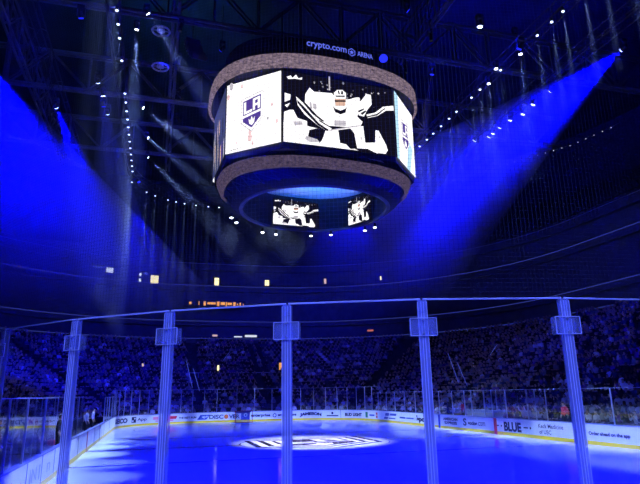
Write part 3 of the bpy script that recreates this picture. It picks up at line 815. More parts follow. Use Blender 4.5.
# orange led ribbon
lr = thing('ribbon_display', P3(61.2, 25, 16.6), 'orange lit message ribbon on the far suite level', 'display')
mb = MB(); sweep(mb, [(25.4, 16.5), (25.4, 17.6), (25.5, 17.6), (25.5, 16.5)], srange(57.0, 65.7, .3, 2)); mb.build('display_housing', M['blacksteel'], lr)
mb = MB(); s = 57.15; random.seed(3)
for (s0, s1, z0, z1) in ((57.2, 57.3, 16.9, 17.3), (58.2, 58.35, 16.8, 17.4), (59.0, 59.35, 16.75, 17.4), (59.6, 60.9, 16.95, 17.3), (61.1, 61.5, 16.7, 17.45), (61.7, 62.4, 16.9, 17.35), (62.5, 62.7, 16.7, 17.4), (62.8, 63.5, 16.9, 17.3), (63.7, 64.1, 16.8, 17.4), (64.3, 64.5, 16.9, 17.2), (64.75, 64.95, 16.85, 17.35), (65.3, 65.4, 16.9, 17.2)):
    sweep(mb, [(25.36, z0), (25.36, z1), (25.39, z1), (25.39, z0)], [s0, s1])
mb.build('lit_segment', M['led_orange'], lr)
panel('lit_sign', 67.2, 67.42, 11.7, 5.7, 7.1, M['led_orange'], 'small upright orange sign in the far stand beside a near glass post', 'sign')
panel('lit_sign', 54.45, 54.6, 12.2, 6.5, 7.0, M['led_pinkish'], 'tiny pinkish sign in the far left stand', 'sign')
panel('lit_sign', 60.1, 60.4, 12.2, 5.9, 6.8, M['suite_warm'], 'tiny yellow upright sign in the far stand above the DISCOVER sign', 'sign')
panel('lit_sign', 60.3, 61.1, 22.9, 11.55, 11.95, M['led_pinkish'], 'pinkish lit panel on the far club fascia', 'sign')
panel('lit_sign', 63.6, 64.9, 22.9, 11.45, 11.75, M['led_white'], 'white lit panel on the far club fascia, left part', 'sign')
panel('lit_sign', 65.3, 66.6, 22.9, 11.5, 11.95, M['led_white'], 'white lit panel on the far club fascia, right part', 'sign')
panel('lit_sign', 71.3, 71.6, 23.4, 12.1, 12.5, M['led_red'], 'small red lit panel above the far club fascia', 'sign')

# retired banners on the left
bu = V((.985, .172, 0)); bo = V((-25.4, 33.2, 27.0))
bn = V((.172, -.985, 0))
cur = thing('drape', (-22.3, 34, 20.9), 'black drape hanging behind the pale marked banners', 'curtain')
mb = MB(); 
q0 = bo-bu*.5-bn*.3; q1 = bo+bu*6.9-bn*.3
N = 40
for k in range(N):
    a = q0+(q1-q0)*(k/N)+bn*(.06*(k % 2)); b = q0+(q1-q0)*((k+1)/N)+bn*(.06*((k+1) % 2))
    mb.face([(a.x, a.y, 20.6), (b.x, b.y, 20.6), (b.x, b.y, 28), (a.x, a.y, 28)])
mb.build('drape_cloth', M['curtain'], cur)
mb = MB(); mb.tube((q0.x, q0.y, 28.03), (q1.x, q1.y, 28.03), .05); mb.build('drape_pipe', M['blacksteel'], cur)
rows_ = [(26.0, (.7, 2.1, 3.6, 5.1, 6.4), 'top'), (24.2, (.3, 1.8, 3.3, 4.8, 6.2), 'middle'), (22.5, (1.6, 3.2, 4.6), 'bottom')]
for zc, us, nm in rows_:
    for i, u in enumerate(us):
        c = bo+bu*u
        t = thing('hanging_banner', (c.x, c.y, zc-.75-.25*u/6), 'pale marked banner, %s from left in the %s row by the drape' % (ORD[i], nm), 'banner', 'banners hanging at the left')
        mb = MB(); zc2 = zc-.25*u/6; mb.box((c.x, c.y, zc2), (1.0, .03, 1.45), atan2(bu.y, bu.x)); mb.build('banner_cloth', M['banner'], t)
        mb = MB(); random.seed(i*7+int(zc))
        cc = c+bn*.02
        for (du, dz, w, h) in ((0, .45, .5, .12), (-.12, 0, .16, .5), (.15, 0, .16, .5), (0, -.35, .4, .1), (0, .2, .3, .1)):
            e = cc+bu*du; mb.box((e.x, e.y, zc2+dz), (w, .012, h), atan2(bu.y, bu.x))
        mb.build('banner_mark', M['banner_mark'], t)
        mb = MB(); e0 = c-bu*.52; e1 = c+bu*.52; mb.tube((e0.x, e0.y, zc2+.74), (e1.x, e1.y, zc2+.74), .025); mb.build('banner_pole', M['blacksteel'], t)

# ------------------------------------------------------------------ scoreboard
SBC = V((.8, 2.2, 0)); SBR = radians(3.5)
sb = thing('scoreboard', (SBC.x, SBC.y, 15.6), 'huge eight sided video scoreboard hanging over center ice', 'scoreboard')
cR, sR = cos(SBR), sin(SBR)
def SB(x, y, z): return (SBC.x+x*cR-y*sR, SBC.y+x*sR+y*cR, z)
OCT = [(-3.97, -5.5), (3.97, -5.5), (7.0, -2.5), (7.0, 2.5), (3.97, 5.5), (-3.97, 5.5), (-7.0, 2.5), (-7.0, -2.5)]
def oval(ax, ay, n=56, p=2.5):
    out = []
    for k in range(n):
        t = 2*pi*k/n; c, s = cos(t), sin(t)
        out.append((ax*math.copysign(abs(c)**(2/p), c), ay*math.copysign(abs(s)**(2/p), s)))
    return out
def loft(mb, rings, mi=0):
    """rings: list of lists of 3d points of equal count"""
    b = len(mb.v); n = len(rings[0])
    for r in rings: mb.v += r
    for i in range(len(rings)-1):
        for k in range(n):
            j = (k+1) % n
            mb.f.append((b+i*n+k, b+i*n+j, b+(i+1)*n+j, b+(i+1)*n+k)); mb.m.append(mi)
def ov(ax, ay, z, p=2.5): return [SB(x, y, z) for x, y in oval(ax, ay, 56, p)]
ZB, ZT = 18.0, 23.0
# body behind the screens
mb = MB(); k_ = .985
o8 = [(x*k_, y*k_) for x, y in OCT]
loft(mb, [[SB(x, y, ZB-.35) for x, y in o8], [SB(x, y, ZT+.1) for x, y in o8]])
mb.face([SB(x*1.0, y, ZT+.1) for x, y in o8])
mb.build('housing', M['sbbody'], sb)
# crown ribbon
mb = MB(); loft(mb, [ov(7.55, 6.0, 23.2, 2.5), ov(7.75, 6.2, 23.25, 2.5), ov(7.7, 6.15, 24.2, 2.5), ov(7.1, 5.5, 24.3, 2.7)])
tag(mb.build('upper_ribbon', M['ribbon'], sb), 'upper ribbon display showing grey static')
mb = MB(); loft(mb, [ov(7.1, 5.5, 24.28, 2.7), ov(6.9, 5.3, 24.3, 3.0), ov(6.9, 5.3, 25.9, 3.0)]); mb.face(ov(6.9, 5.3, 25.9, 3.0)); mb.build('top_drum', M['sbbody'], sb)
mb = MB(); loft(mb, [ov(7.55, 6.0, 23.2, 2.5), ov(6.5, 5.0, 23.0, 2.5)]); mb.build('crown_soffit', M['sbbody'], sb)
# lower ribbon and underside
mb = MB(); loft(mb, [ov(6.75, 5.2, 17.45), ov(7.0, 5.4, 17.4), ov(6.75, 5.2, 16.75), ov(6.5, 5.1, 16.65)])
tag(mb.build('lower_ribbon', M['ribbon2'], sb), 'lower ribbon display showing dim static')
mb = MB(); loft(mb, [[SB(*q, 17.44) for q in oval(6.85, 5.3)], [SB(*q, 17.8) for q in oval(6.8, 5.2)]]); loft(mb, [ov(6.45, 5.15, 16.7), ov(5.9, 5.5, 15.95, 2.2), ov(5.4, 5.2, 15.62, 2.1)])
mb.build('underside', M['sbbody'], sb)
mb = MB(); loft(mb, [ov(5.4, 5.2, 15.64, 2.1), ov(5.36, 5.16, 15.53, 2.1), ov(5.15, 4.98, 15.53, 2.1), ov(5.15, 4.98, 15.75, 2.1)]); mb.build('bottom_rim', M['fascia'], sb)
mb = MB(); loft(mb, [ov(5.1, 4.95, 15.7, 2.1), ov(5.35, 4.95, 17.4, 2.4), ov(5.0, 4.6, 18.2, 2.4)]); mb.build('inner_wall', M['sbbody'], sb)
mb = MB(); mb.face(ov(5.4, 5.0, 18.2, 2.4)); mb.build('inner_ceiling', M['railtrim'], sb)
# black trusses between lower ribbon and rim
mb = MB(); R1 = ov(6.45, 5.1, 16.6); Q1 = ov(5.75, 5.55, 15.85, 2.2)
for k in range(0, 56, 2):
    mb.tube(R1[k], Q1[k], .05, 4); mb.tube(R1[k], Q1[(k+2) % 56], .035, 4)
mb.build('underside_truss', M['blacksteel'], sb)

# screens: art as coloured polygons
def face_frame(i, z0, z1, k=1.0, pad=.06, out=.03):
    a, b = OCT[i], OCT[(i+1) % 8]
    a = V((a[0]*k, a[1]*k)); b = V((b[0]*k, b[1]*k)); d = (b-a).normalized(); n = V((d.y, -d.x))
    a2 = a+d*pad; b2 = b-d*pad
    def f(u, v, lift=0.0):
        p = a2+(b2-a2)*u+n*(out+lift); return SB(p.x, p.y, z0+(z1-z0)*v)
    return f, (b2-a2).length
def art(name, f, polys, cols, lab, asp=1.0, loop=None):
    mb = MB(); 
    for i, (c, pts) in enumerate(polys):
        mb.face([f(u, v, .0012*i) for u, v in pts], cols.index(c))
    return tag(mb.build(name, [M[c] for c in cols], sb), lab)
SCOLS = ['scr_white', 'scr_black', 'scr_grey', 'scr_pale', 'scr_purple', 'scr_pink', 'scr_skin', 'scr_cyan', 'scr_dim']
FULL = [(0, 0), (1, 0), (1, 1), (0, 1)]
def blob(cx, cy, rx, ry, n=14, a=0.0):
    return [(cx+rx*cos(2*pi*k/n+a), cy+ry*sin(2*pi*k/n+a)) for k in range(n)]
# picture coordinates read off the photograph's main screen, turned into screen fractions
def zz(pts):
    out = []
    for x, y in pts:
        u = (x-15)/475.0; top = 42+85*u; bot = 350+50*u; out.append((u, 1-(y-top)/(bot-top)))
    return out
W_, B_, G_, L_ = 'scr_white', 'scr_black', 'scr_grey', 'scr_pale'
game = [(B_, FULL)]
random.seed(21)
for k in range(46):
    u = random.uniform(.22, .98); v = random.uniform(.62, .97); r = random.uniform(.004, .011)
    game.append((G_ if random.random() < .6 else L_, blob(u, v, r, r*1.6, 5)))
game += [(L_, zz([(203, 62), (209, 62), (209, 130), (203, 130)])),
 (W_, zz([(15, 268), (60, 262), (120, 285), (200, 300), (330, 278), (420, 290), (455, 372), (440, 390), (15, 350)])),
 (W_, zz([(18, 225), (52, 210), (72, 250), (110, 262), (110, 285), (15, 300)])),
 (B_, zz([(15, 95), (60, 75), (105, 95), (118, 125), (100, 150), (66, 150), (80, 200), (60, 215), (15, 215)])),
 (W_, zz([(28, 72), (45, 66), (52, 76), (66, 62), (76, 78), (92, 74), (90, 84), (60, 80), (34, 82)])),
 (W_, zz([(20, 142), (44, 150), (42, 172), (20, 182)])), (W_, zz([(20, 196), (42, 186), (30, 206)])),
 (W_, zz([(104, 146), (122, 118), (140, 136), (216, 142), (236, 168), (290, 168), (318, 160), (336, 160), (340, 205), (322, 240), (345, 262), (332, 285), (285, 284), (200, 280), (150, 250), (100, 210)])),
 (L_, zz([(120, 180), (128, 180), (132, 210), (122, 210)])), (L_, zz([(134, 186), (150, 190), (150, 214), (136, 210)])),
 (W_, zz([(66, 158), (110, 200), (165, 265), (212, 292), (196, 306), (150, 276), (100, 235), (72, 195)])),
 (B_, zz([(70, 172), (104, 208), (158, 270), (200, 298), (192, 303), (150, 275), (100, 222), (72, 186)])),
 (B_, zz([(88, 178), (100, 180), (150, 236), (182, 262), (170, 262), (130, 230)])),
 (W_, zz([(224, 140), (238, 128), (262, 128), (276, 142), (276, 164), (250, 172), (226, 164)])),
 (B_, zz([(240, 132), (246, 130), (250, 146), (244, 146)])), (B_, zz([(256, 132), (264, 134), (262, 148), (254, 146)])), (B_, zz([(230, 152), (272, 152), (270, 158), (232, 158)])),
 ('scr_skin', zz([(226, 166), (274, 166), (272, 196), (230, 196)])), (B_, zz([(226, 172), (274, 172), (274, 179), (226, 179)])),
 (B_, zz([(218, 196), (228, 208), (250, 216), (272, 208), (278, 198), (272, 224), (250, 232), (226, 222)])),
 (L_, zz([(222, 258), (272, 258), (272, 280), (222, 280)])),
 (W_, zz([(322, 196), (366, 146), (386, 150), (388, 190), (366, 214), (352, 240), (330, 236)])),
 (B_, zz([(326, 216), (352, 206), (352, 212), (328, 224)])), (B_, zz([(336, 226), (362, 214), (362, 220), (344, 234)])),
 (B_, zz([(388, 165), (412, 152), (438, 165), (446, 196), (420, 210), (392, 200)])),
 (B_, zz([(356, 238), (400, 224), (480, 208), (492, 230), (492, 320), (430, 300), (398, 296), (350, 300), (344, 262)])),
 (W_, zz([(362, 232), (402, 224), (438, 200), (486, 196), (488, 216), (452, 216), (410, 238), (368, 246)])),
 (B_, zz([(362, 240), (408, 230), (444, 206), (448, 208), (410, 236), (366, 244)])),
 (B_, zz([(118, 300), (150, 292), (186, 298), (170, 340), (160, 352), (112, 330)])),
 (L_, zz([(104, 324), (150, 338), (160, 350), (120, 350), (100, 338)])),
 (B_, zz([(238, 298), (290, 290), (306, 310), (316, 372), (288, 374), (270, 356), (244, 350)])),
 (B_, zz([(346, 284), (400, 290), (396, 344), (384, 356), (352, 346)])),
 (W_, zz([(352, 348), (392, 346), (412, 388), (400, 390), (384, 366), (354, 362)])),
 (B_, zz([(300, 370), (360, 372), (384, 382), (404, 396), (330, 384)])),
 (B_, zz([(412, 296), (492, 280), (492, 402), (456, 396), (444, 356)])),
 (L_, zz([(200, 298), (290, 282), (332, 276), (332, 280), (290, 287), (200, 303)])), (L_, zz([(52, 266), (88, 264), (92, 280), (60, 284)])),
 (L_, zz([(332, 326), (338, 326), (338, 336), (332, 336)])), (L_, zz([(414, 320), (420, 322), (420, 332), (414, 330)]))]
def shield_art(cx, cy, sx, sy, white='scr_white', dark='scr_purple', line='scr_grey'):
    cm_ = {'light': white, 'dark': dark, 'line': line}
    return [(cm_[c], [(cx+x*sx, cy+y*sy) for x, y in p]) for p, c in EMBLEM]
logo = [('scr_white', FULL)]
random.seed(5)
for (u, v, r) in ((.03, .82, .03), (.08, .97, .04), (.28, .93, .02), (.45, .16, .04), (.45, .24, .03), (.84, .55, .02), (.2, .12, .015), (.93, .3, .02), (.5, .07, .02)):
    logo.append(('scr_pink' if r < .04 or v < .5 else 'scr_pale', blob(u, v, r, r*1.5, 9)))
logo += [('scr_grey', blob(.77, .37, .015, .02, 8)), ('scr_grey', [(.1, .03), (.34, .05), (.34, .055), (.1, .04)])]
logo += shield_art(.48, .53, .205, .235)
logo_r = [('scr_white', FULL), ('scr_cyan', [(0, 0), (.1, 0), (.2, 1), (0, 1)]), ('scr_cyan', [(.5, 0), (.7, 0), (.9, .4), (.7, .5)])] + shield_art(.5, .5, .22, .22, 'scr_white', 'scr_purple', 'scr_grey')
side = [('scr_dim', FULL)]
random.seed(9)
for k in range(26):
    u = random.uniform(.05, .95); v = random.uniform(.05, .65); w = random.uniform(.02, .07)
    side.append((random.choice(['scr_grey', 'scr_pale', 'scr_dim', 'scr_purple', 'scr_black', 'scr_skin']), [(u, v-.16), (u+w, v-.1), (u+w*.6, v+.14), (u-w*.3, v+.1)]))
lt = 'video screen showing %s'
for i, (pl, lb) in enumerate(((game, 'goalkeeper and crouching hockey players'), (logo_r, 'shield emblem on white, seen edge on'), (side, 'blurred game'), (logo, 'shield emblem'), (game, 'hockey players'), (logo, 'shield emblem'), (side, 'dark blurred picture, seen edge on'), (logo, 'purple shield emblem on white'))):
    f, w = face_frame(i, ZB, ZT)
    art('video_screen', f, pl, SCOLS, lt % lb)
# inner screens under the board (hung inside the opening, facing down and in)
def inner_frame(c, w, h, yaw, tilt, z):
    ux = V((cos(yaw), sin(yaw), 0)); nn = V((sin(yaw), -cos(yaw), 0))
    up = V((0, 0, 1))*cos(tilt)+nn*(-sin(tilt)) ; fn = nn*cos(tilt)+V((0, 0, 1))*(-sin(tilt)) 
    c0 = V((c[0], c[1], z))
    def f(u, v, lift=0.0):
        p = c0+ux*((u-.5)*w)+up*((v)*h)+fn*(.06+lift*.6); return tuple(p)
    return f
IN = {}
def inner(c, w, h, yaw, z, lab):
    f = inner_frame(c, w, h, yaw, 0, z)
    art('inner_screen', f, game, SCOLS, lab)
    ux = V((cos(yaw), sin(yaw), 0)); nn = V((sin(yaw), -cos(yaw), 0)); cc = V((c[0], c[1], z+h/2))
    mb = MB(); mb.box(tuple(cc), (w+.1, .08, h+.1), yaw); mb.build('screen_back', M['sbbody'], sb)
INNER_SPECS = True
inner((.4, 6.3), 3.8, 2.1, radians(6), 15.62, 'inner screen showing hockey players, under the board')
inner((5.15, 4.5), 2.3, 2.1, radians(-60), 15.7, 'small inner screen showing a player, right side under the board')
# rim lamps
rim = []
for a in (204, 217, 250, 262, 287, 301, 323, 336, 20, 60, 100, 140, 180):
    pass
def on_rim(px_, py_): return (px_, py_)
RL = [(-4.95, 3.9), (-4.45, 5.0), (-2.1, 7.15), (-.95, 7.5), (1.9, 7.3), (3.4, 6.7), (5.65, 4.9), (6.1, 3.9)]
for i, (x, y) in enumerate(RL):
    mb = MB(); mb.cone((x, y, 15.55), (x, y, 15.22), .08, .13, 10); lo = mb.build('rim_lamp', M['blacksteel'], sb)
    mb = MB(); mb.cone((x, y, 15.21), (x, y, 15.15), .13, .09, 10); mb.build('lamp_lens', M['lamp_white'], lo)
# blue lettered sign round the top drum
def drum(x, z, off=0.03):
    """front of the top drum at sideways place x"""
    y = -(5.3)*(1-(abs(x)/6.9)**3)**(1/3.0); return SB(x*(1+off/6.9), y-off, z)
def drum_text(body, x0, x1, z0, z1, bold=.02):
    vs, fs = text_geo(body, bold); mb = MB()
    mb.add([drum(x0+(x1-x0)*x, z0+(z1-z0)*y) for x, y in vs], fs)
    mb.build('sign_lettering', M['sign_blue'], sb)
drum_text('crypto.com', -2.2, .65, 25.2, 25.78)
drum_text('ARENA', 1.45, 2.65, 25.3, 25.68, .03)
mb = MB()
def hx(a, r): return drum(1.03+.3*r*cos(a), 25.48+.32*r*sin(a))
for k in range(6):
    a0, a1 = 2*pi*k/6+pi/6, 2*pi*(k+1)/6+pi/6
    mb.face([hx(a0, 1), hx(a1, 1), hx(a1, .8), hx(a0, .8)])
mb.build('sign_mark', M['sign_blue'], sb)
mb = MB(); mb.face([hx(pi/2+2*pi*j/10, .6 if j % 2 == 0 else .3) for j in range(10)]); mb.build('sign_mark', M['sign_blue'], sb)
q = drum(3.2, 25.3, .35); mb = MB(); mb.cone(q, (q[0]-.1, q[1]-.22, q[2]-.08), .22, .3, 12); bl = mb.build('blue_flood_lamp', M['blacksteel'], sb)
mb = MB(); mb.cone((q[0]-.1, q[1]-.23, q[2]-.08), (q[0]-.12, q[1]-.28, q[2]-.1), .3, .28, 12); mb.build('lamp_lens', M['lamp_deep'], bl)
for sx in (-3, 3):
    for sy in (-2, 2):
        mb = MB(); mb.tube(SB(sx, sy, 25.9), SB(sx, sy, 30.2), .04, 5); mb.build('suspension_cable', M['blacksteel'], sb)

# ------------------------------------------------------------------ roof trusses, catwalks
def truss(name, pts0, z0, z1, wid, rch, rbr, mat, label, group, step=1.6):
    """box truss along a list of 2d points"""
    t = thing(name, (pts0[0].x, pts0[0].y, z0), label, 'truss', group)
    # resample
    P = [pts0[0]]; 
    for a, b in zip(pts0, pts0[1:]):
        n = max(1, int((b-a).length/step))
        for k in range(1, n+1): P.append(a+(b-a)*(k/n))
    T = []
    for i in range(len(P)):
        d = (P[min(i+1, len(P)-1)]-P[max(i-1, 0)]).normalized(); T.append(V((-d.y, d.x)))
    lines = {}
    for w in (-1, 1):
        for z in (z0, z1):
            L = [(p.x+t_.x*w*wid/2, p.y+t_.y*w*wid/2, z) for p, t_ in zip(P, T)]
            lines[(w, z)] = L
            mb = MB(); mb.polytube(L, rch, 6); mb.build('chord', mat, t)
    mb = MB()
    for i in range(len(P)-1):
        for w in (-1, 1):
            a, b = ((w, z0), (w, z1)) if i % 2 else ((w, z1), (w, z0))
            mb.tube(lines[a][i], lines[b][i+1], rbr, 4)
            mb.tube(lines[(w, z0)][i], lines[(w, z1)][i], rbr, 4)
        mb.tube(lines[(-1, z0)][i], lines[(1, z0)][i+1], rbr, 4)
    mb.build('bracing', mat, t)
    return t
def P2(s, off): return at(s, off, False)[0]
truss('lighting_truss', [P2(s, .3) for s in [-6]+srange(0, S5, 1.2, 4)+[127]], 25.35, 26.1, .7, .035, .018, M['blacksteel'], 'black lighting truss ring carrying the small downlights', 'lighting trusses')
for s0, s1, nm in ((-6, 44, 'left'), (80, 127, 'right')):
    truss('lighting_truss', [P2(s0, 5.2), P2(s1, 5.2)], 25.5, 26.4, .8, .045, .022, M['blacksteel'], 'black lighting truss carrying blue lamps on the %s' % nm, 'lighting trusses')
RT = 'roof trusses'
truss('roof_truss', [V((-34, 2.6)), V((34, 2.6))], 30, 33.6, .5, .14, .09, M['steel'], 'grey roof truss crossing right above the scoreboard', RT, 3.4)
truss('roof_truss', [V((-34, 15.2)), V((34, 15.2))], 30, 33.6, .5, .14, .09, M['steel'], 'grey roof truss crossing behind the scoreboard', RT, 3.4)
truss('roof_truss', [V((-34, 28)), V((34, 28))], 30, 33.6, .5, .14, .09, M['steel'], 'grey roof truss crossing over the far end', RT, 3.4)
truss('roof_truss', [V((-34, -10)), V((34, -10))], 30, 33.6, .5, .14, .09, M['steel'], 'grey roof truss nearest the camera', RT, 3.4)
truss('roof_truss', [V((-9.6, -14)), V((-9.6, 34))], 30.4, 33.2, .4, .12, .08, M['steel'], 'grey roof truss running lengthwise left of the scoreboard', RT, 3.0)
truss('roof_truss', [V((9.6, -14)), V((9.6, 34))], 30.4, 33.2, .4, .12, .08, M['steel'], 'grey roof truss running lengthwise right of the scoreboard', RT, 3.0)
truss('roof_truss', [V((-22, -14)), V((-22, 34))], 30.4, 33.2, .4, .12, .08, M['steel'], 'grey roof truss running lengthwise farthest left', RT, 3.0)
# ring shaped ceiling speakers and a hanging speaker wedge
for (x, y, z, nm) in ((-10.6, 2.2, 28.5, 'upper'), (-10.6, 7.0, 28.5, 'lower')):
    t = thing('hanging_speaker', (x, y, z), 'round ring shaped hanging speaker, %s of two, left of the scoreboard' % nm, 'speaker', 'round hanging speakers')
    mb = MB(); pts = [(x+.62*cos(2*pi*k/24), y+.62*sin(2*pi*k/24), z) for k in range(24)]; mb.polytube(pts, .07, 6, closed=True); mb.build('outer_ring', M['railtrim'], t)
    mb = MB(); mb.cone((x, y, z), (x, y, z+.3), .3, .2, 14); mb.build('driver', M['railtrim'], t)
    for k in range(4):
        a = 2*pi*k/4; mb = MB(); mb.tube((x+.28*cos(a), y+.28*sin(a), z+.05), (x+.6*cos(a), y+.6*sin(a), z), .03, 4); mb.build('spoke', M['railtrim'], t)
    mb = MB(); mb.tube((x, y, z+.3), (x, y, 30.4), .02, 4); mb.build('hanger', M['blacksteel'], t)
la = thing('line_array', (-8.3, 3.2, 26.5), 'curved hanging speaker stack left of the scoreboard crown', 'speaker')
for k in range(6):
    mb = MB(); a = radians(6*k); mb.box((-8.3+.1*k, 3.2-.04*k*k, 28.6-.36*k), (1.1, .6, .33), .2, 0, a); mb.build('speaker_box', M['speaker'], la)
mb = MB(); mb.tube((-8.3, 3.2, 28.7), (-8.3, 3.2, 30.4), .03, 5); mb.build('hanger', M['blacksteel'], la)

# ------------------------------------------------------------------ lamps
def spot(name, loc, target, power, col, deg, blend=.5, r=.08):
    l = bpy.data.lights.new(name, 'SPOT'); l.energy = power; l.color = col; l.spot_size = radians(deg); l.spot_blend = blend; l.shadow_soft_size = r
    o = bpy.data.objects.new(name, l); COL.objects.link(o); o.location = loc
    o.rotation_euler = (V(target)-V(loc)).to_track_quat('-Z', 'Y').to_euler(); return o
def beam(mb, loc, target, length, deg, r0=.06, n=14):
    d = (V(target)-V(loc)).normalized(); p0 = V(loc)+d*.05; p1 = V(loc)+d*length
    mb.cone(p0, p1, r0, r0+length*math.tan(radians(deg/2)), n)
PW_DOWN = 12000.0
WHITE = (.3, .46, 1.0)
RZ = 25.0
LY = [-4.2, -2.85, -1.4, 1.2, 5.7, 7.1, 8.55, 10.0, 11.45, 12.9, 14.35, 15.8, 17.25, 18.7, 20.15, 21.6]
LYpre = [-12.9, -11.4, -9.9, -7.0, -5.6]
RY = [9.0, 7.5, 6.24, 4.77, 3.34, 2.08, -.26, -1.51, -4.26, -8.43, -9.86, -10.9, -12.7, -14.2, -15.9]
def downlight(x, y, label, group):
    t = thing('downlight', (x, y, RZ), label, 'lamp', group)
    mb = MB(); mb.cone((x, y, RZ+.06), (x, y, RZ+.4), .1, .08, 10); mb.build('lamp_body', M['blacksteel'], t)
    mb = MB(); mb.cone((x, y, RZ+.02), (x, y, RZ+.06), .085, .09, 10); mb.build('lamp_lens', M['lamp_small'], t)
    mb = MB(); mb.tube((x, y, RZ+.4), (x, y, RZ+.75), .02, 4); mb.build('hanger', M['blacksteel'], t)
    spot('downlight_lamp', (x, y, RZ-.02), (x, y, 0), PW_DOWN, WHITE, 7.0, .8, .03)
nb = MB()
for i, y in enumerate(LYpre+LY):
    downlight(-13.0, y, 'small white rafter downlight, %s from the front in the left row' % ORD[i], 'downlights of the left row')
    beam(nb, (-13.0, y, RZ), (-13.0, y, 0), 17, 3.0)
cs = [46.6, 49.6, 50.9, 52.6, 53.6, 54.6, 55.9, 57.3, 58.6]
for i, s in enumerate(cs):
    x, y, _ = P3(s, .6, 0)
    downlight(x, y, 'small white rafter downlight, %s round the far left corner' % ORD[i], 'downlights of the far left corner')
    beam(nb, (x, y, RZ), (x, y, 0), 14, 2.6)
tag(nb.build('haze_beams', M['hazeN']), 'thin pale beams of haze under the left downlights', 'haze', None, 'stuff')
nb = MB()
for i, y in enumerate(reversed(RY)):
    downlight(13.0, y, 'small white rafter downlight, %s from the front in the right row' % ORD[i], 'downlights of the right row')
    beam(nb, (13.0, y, RZ), (13.0, y, 0), 6, 2.6)
tag(nb.build('haze_beams', M['hazeR']), 'thin pale beams of haze under the right downlights', 'haze', None, 'stuff')

def moving_head(x, y, z, target, lens, label, group, size=1.0):
    t = thing('moving_head_light', (x, y, z), label, 'lamp', group)
    d = (V(target)-V((x, y, z))).normalized(); c = V((x, y, z))
    mb = MB(); mb.box((x, y, z+.52*size), (.42*size, .3*size, .2*size)); mb.build('lamp_base', M['blacksteel'], t)
    for s_ in (-1, 1):
        mb = MB(); mb.box((x+s_*.22*size, y, z+.2*size), (.05, .14*size, .55*size)); mb.build('yoke_arm', M['blacksteel'], t)
    mb = MB(); mb.cone(c-d*.22*size, c+d*.18*size, .12*size, .17*size, 12); mb.build('lamp_head', M['blacksteel'], t)
    mb = MB(); mb.cone(c+d*.185*size, c+d*.22*size, .165*size, .15*size, 12); mb.build('lamp_lens', M[lens], t)
    return t, c+d*.3*size
# white heads on the left and right
WH = [((-11.9, -2.9), (-11.9, 4, 0), 15, 9000, 'bright white moving head highest on the left'),
      ((-11.3, -4.6), (8, 6, 4), 13, 5000, 'white moving head just above the highest bright one'),
      ((-11.8, 7.4), (13, 7, 6), 14, 7000, 'white moving head with a slanting beam, first below the speaker rings'),
      ((-11.5, 12.9), (13, 12, 6), 13, 6000, 'white moving head with a slanting beam, second below the speaker rings'),
      ((-11.5, 17.2), (13, 22, 3), 13, 8000, 'white moving head with a slanting beam, lowest on the left'),
      ((13.0, -6.6), (13, -6, 0), 9, 6000, 'bright white moving head highest on the right'),
      ((13.0, -2.7), (12.6, -2.4, 0), 9, 9000, 'bright white moving head right of the scoreboard'),
      ((12.4, -4.6), (11.4, -4.6, 0), 6, 1500, 'dim white moving head above the bright right one')]
hzI = 0
for (x, y), tg, deg, pw, lab in WH:
    t, c = moving_head(x, y, RZ, tg, 'lamp_white', lab, 'white moving heads', .75)
    spot('moving_head_lamp', tuple(c), tg, pw*(3 if x < 0 else 3), (.24, .4, 1.0), deg, .9, .05)
    mb = MB(); beam(mb, tuple(c), tg, 17 if x < 0 else 9, deg*.95, .12, 18)
    tag(mb.build('haze_beam', M['hazeW']), 'pale haze in the beam of the %s' % lab, 'haze', None, 'stuff')
BLUE = (0.0, 0.0, 1.0); BLUE2 = (.02, .05, 1.0)
BH = [((-18.3, 8.8), (-9, 38, 4), 22, 24000, 'lamp_blue', 'bright blue moving head farthest left'),
      ((-14.8, 4.1), (-11, 40, 6), 7, 4000, 'lamp_blue', 'blue moving head, highest of the left blue column'),
      ((-14.6, 6.0), None, 0, 0, 'lamp_blue', 'blue moving head, second of the left blue column'),
      ((-14.7, 7.7), None, 0, 0, 'lamp_deep', 'blue moving head, third of the left blue column'),
      ((-14.5, 8.9), (-9, 40, 10), 7, 6000, 'lamp_blue', 'blue moving head, lowest of the left blue column'),
      ((-15.1, -3.3), None, 0, 0, 'lamp_deep', 'blue moving head alone at the upper left'),
      ((-21.5, 4.0), (-18, 36, 6), 54, 75000, 'lamp_blue', 'blue moving head past the left edge of view'),
      ((19.5, -8.8), (13, 50, 16), 32, 150000, 'lamp_blue', 'bright blue moving head highest on the right'),
      ((18.3, -3.0), (20, 30, 12), 8, 2500, 'lamp_blue', 'blue moving head above the right bright cluster'),
      ((18.2, -.9), None, 0, 0, 'lamp_blue', 'blue moving head, second above the right bright cluster'),
      ((18.4, .7), None, 0, 0, 'lamp_blue', 'blue moving head, first above the right bright cluster'),
      ((18.0, 1.9), None, 0, 0, 'lamp_blue', 'blue moving head, highest of the right bright cluster'),
      ((17.9, 3.3), (15, 30, 0), 24, 50000, 'lamp_blue', 'blue moving head, middle of the right bright cluster'),
      ((18.0, 4.5), None, 0, 0, 'lamp_blue', 'blue moving head, fourth of the right bright cluster'),
      ((18.1, 5.2), (9, 31, 2), 24, 60000, 'lamp_blue', 'blue moving head, lowest of the right bright cluster'),
      ((17.2, 6.2), (8, 26, 0), 20, 40000, 'lamp_blue', 'blue moving head left of the right bright cluster'),
      ((8.7, -8.6), (7.8, -6, 5), 6, 2200, 'lamp_blue', 'blue moving head alone at the upper right'),
      ((8.3, -2.9), (6.5, 4, 5), 9, 1200, 'lamp_deep', 'dim blue moving head above the scoreboard right edge')]
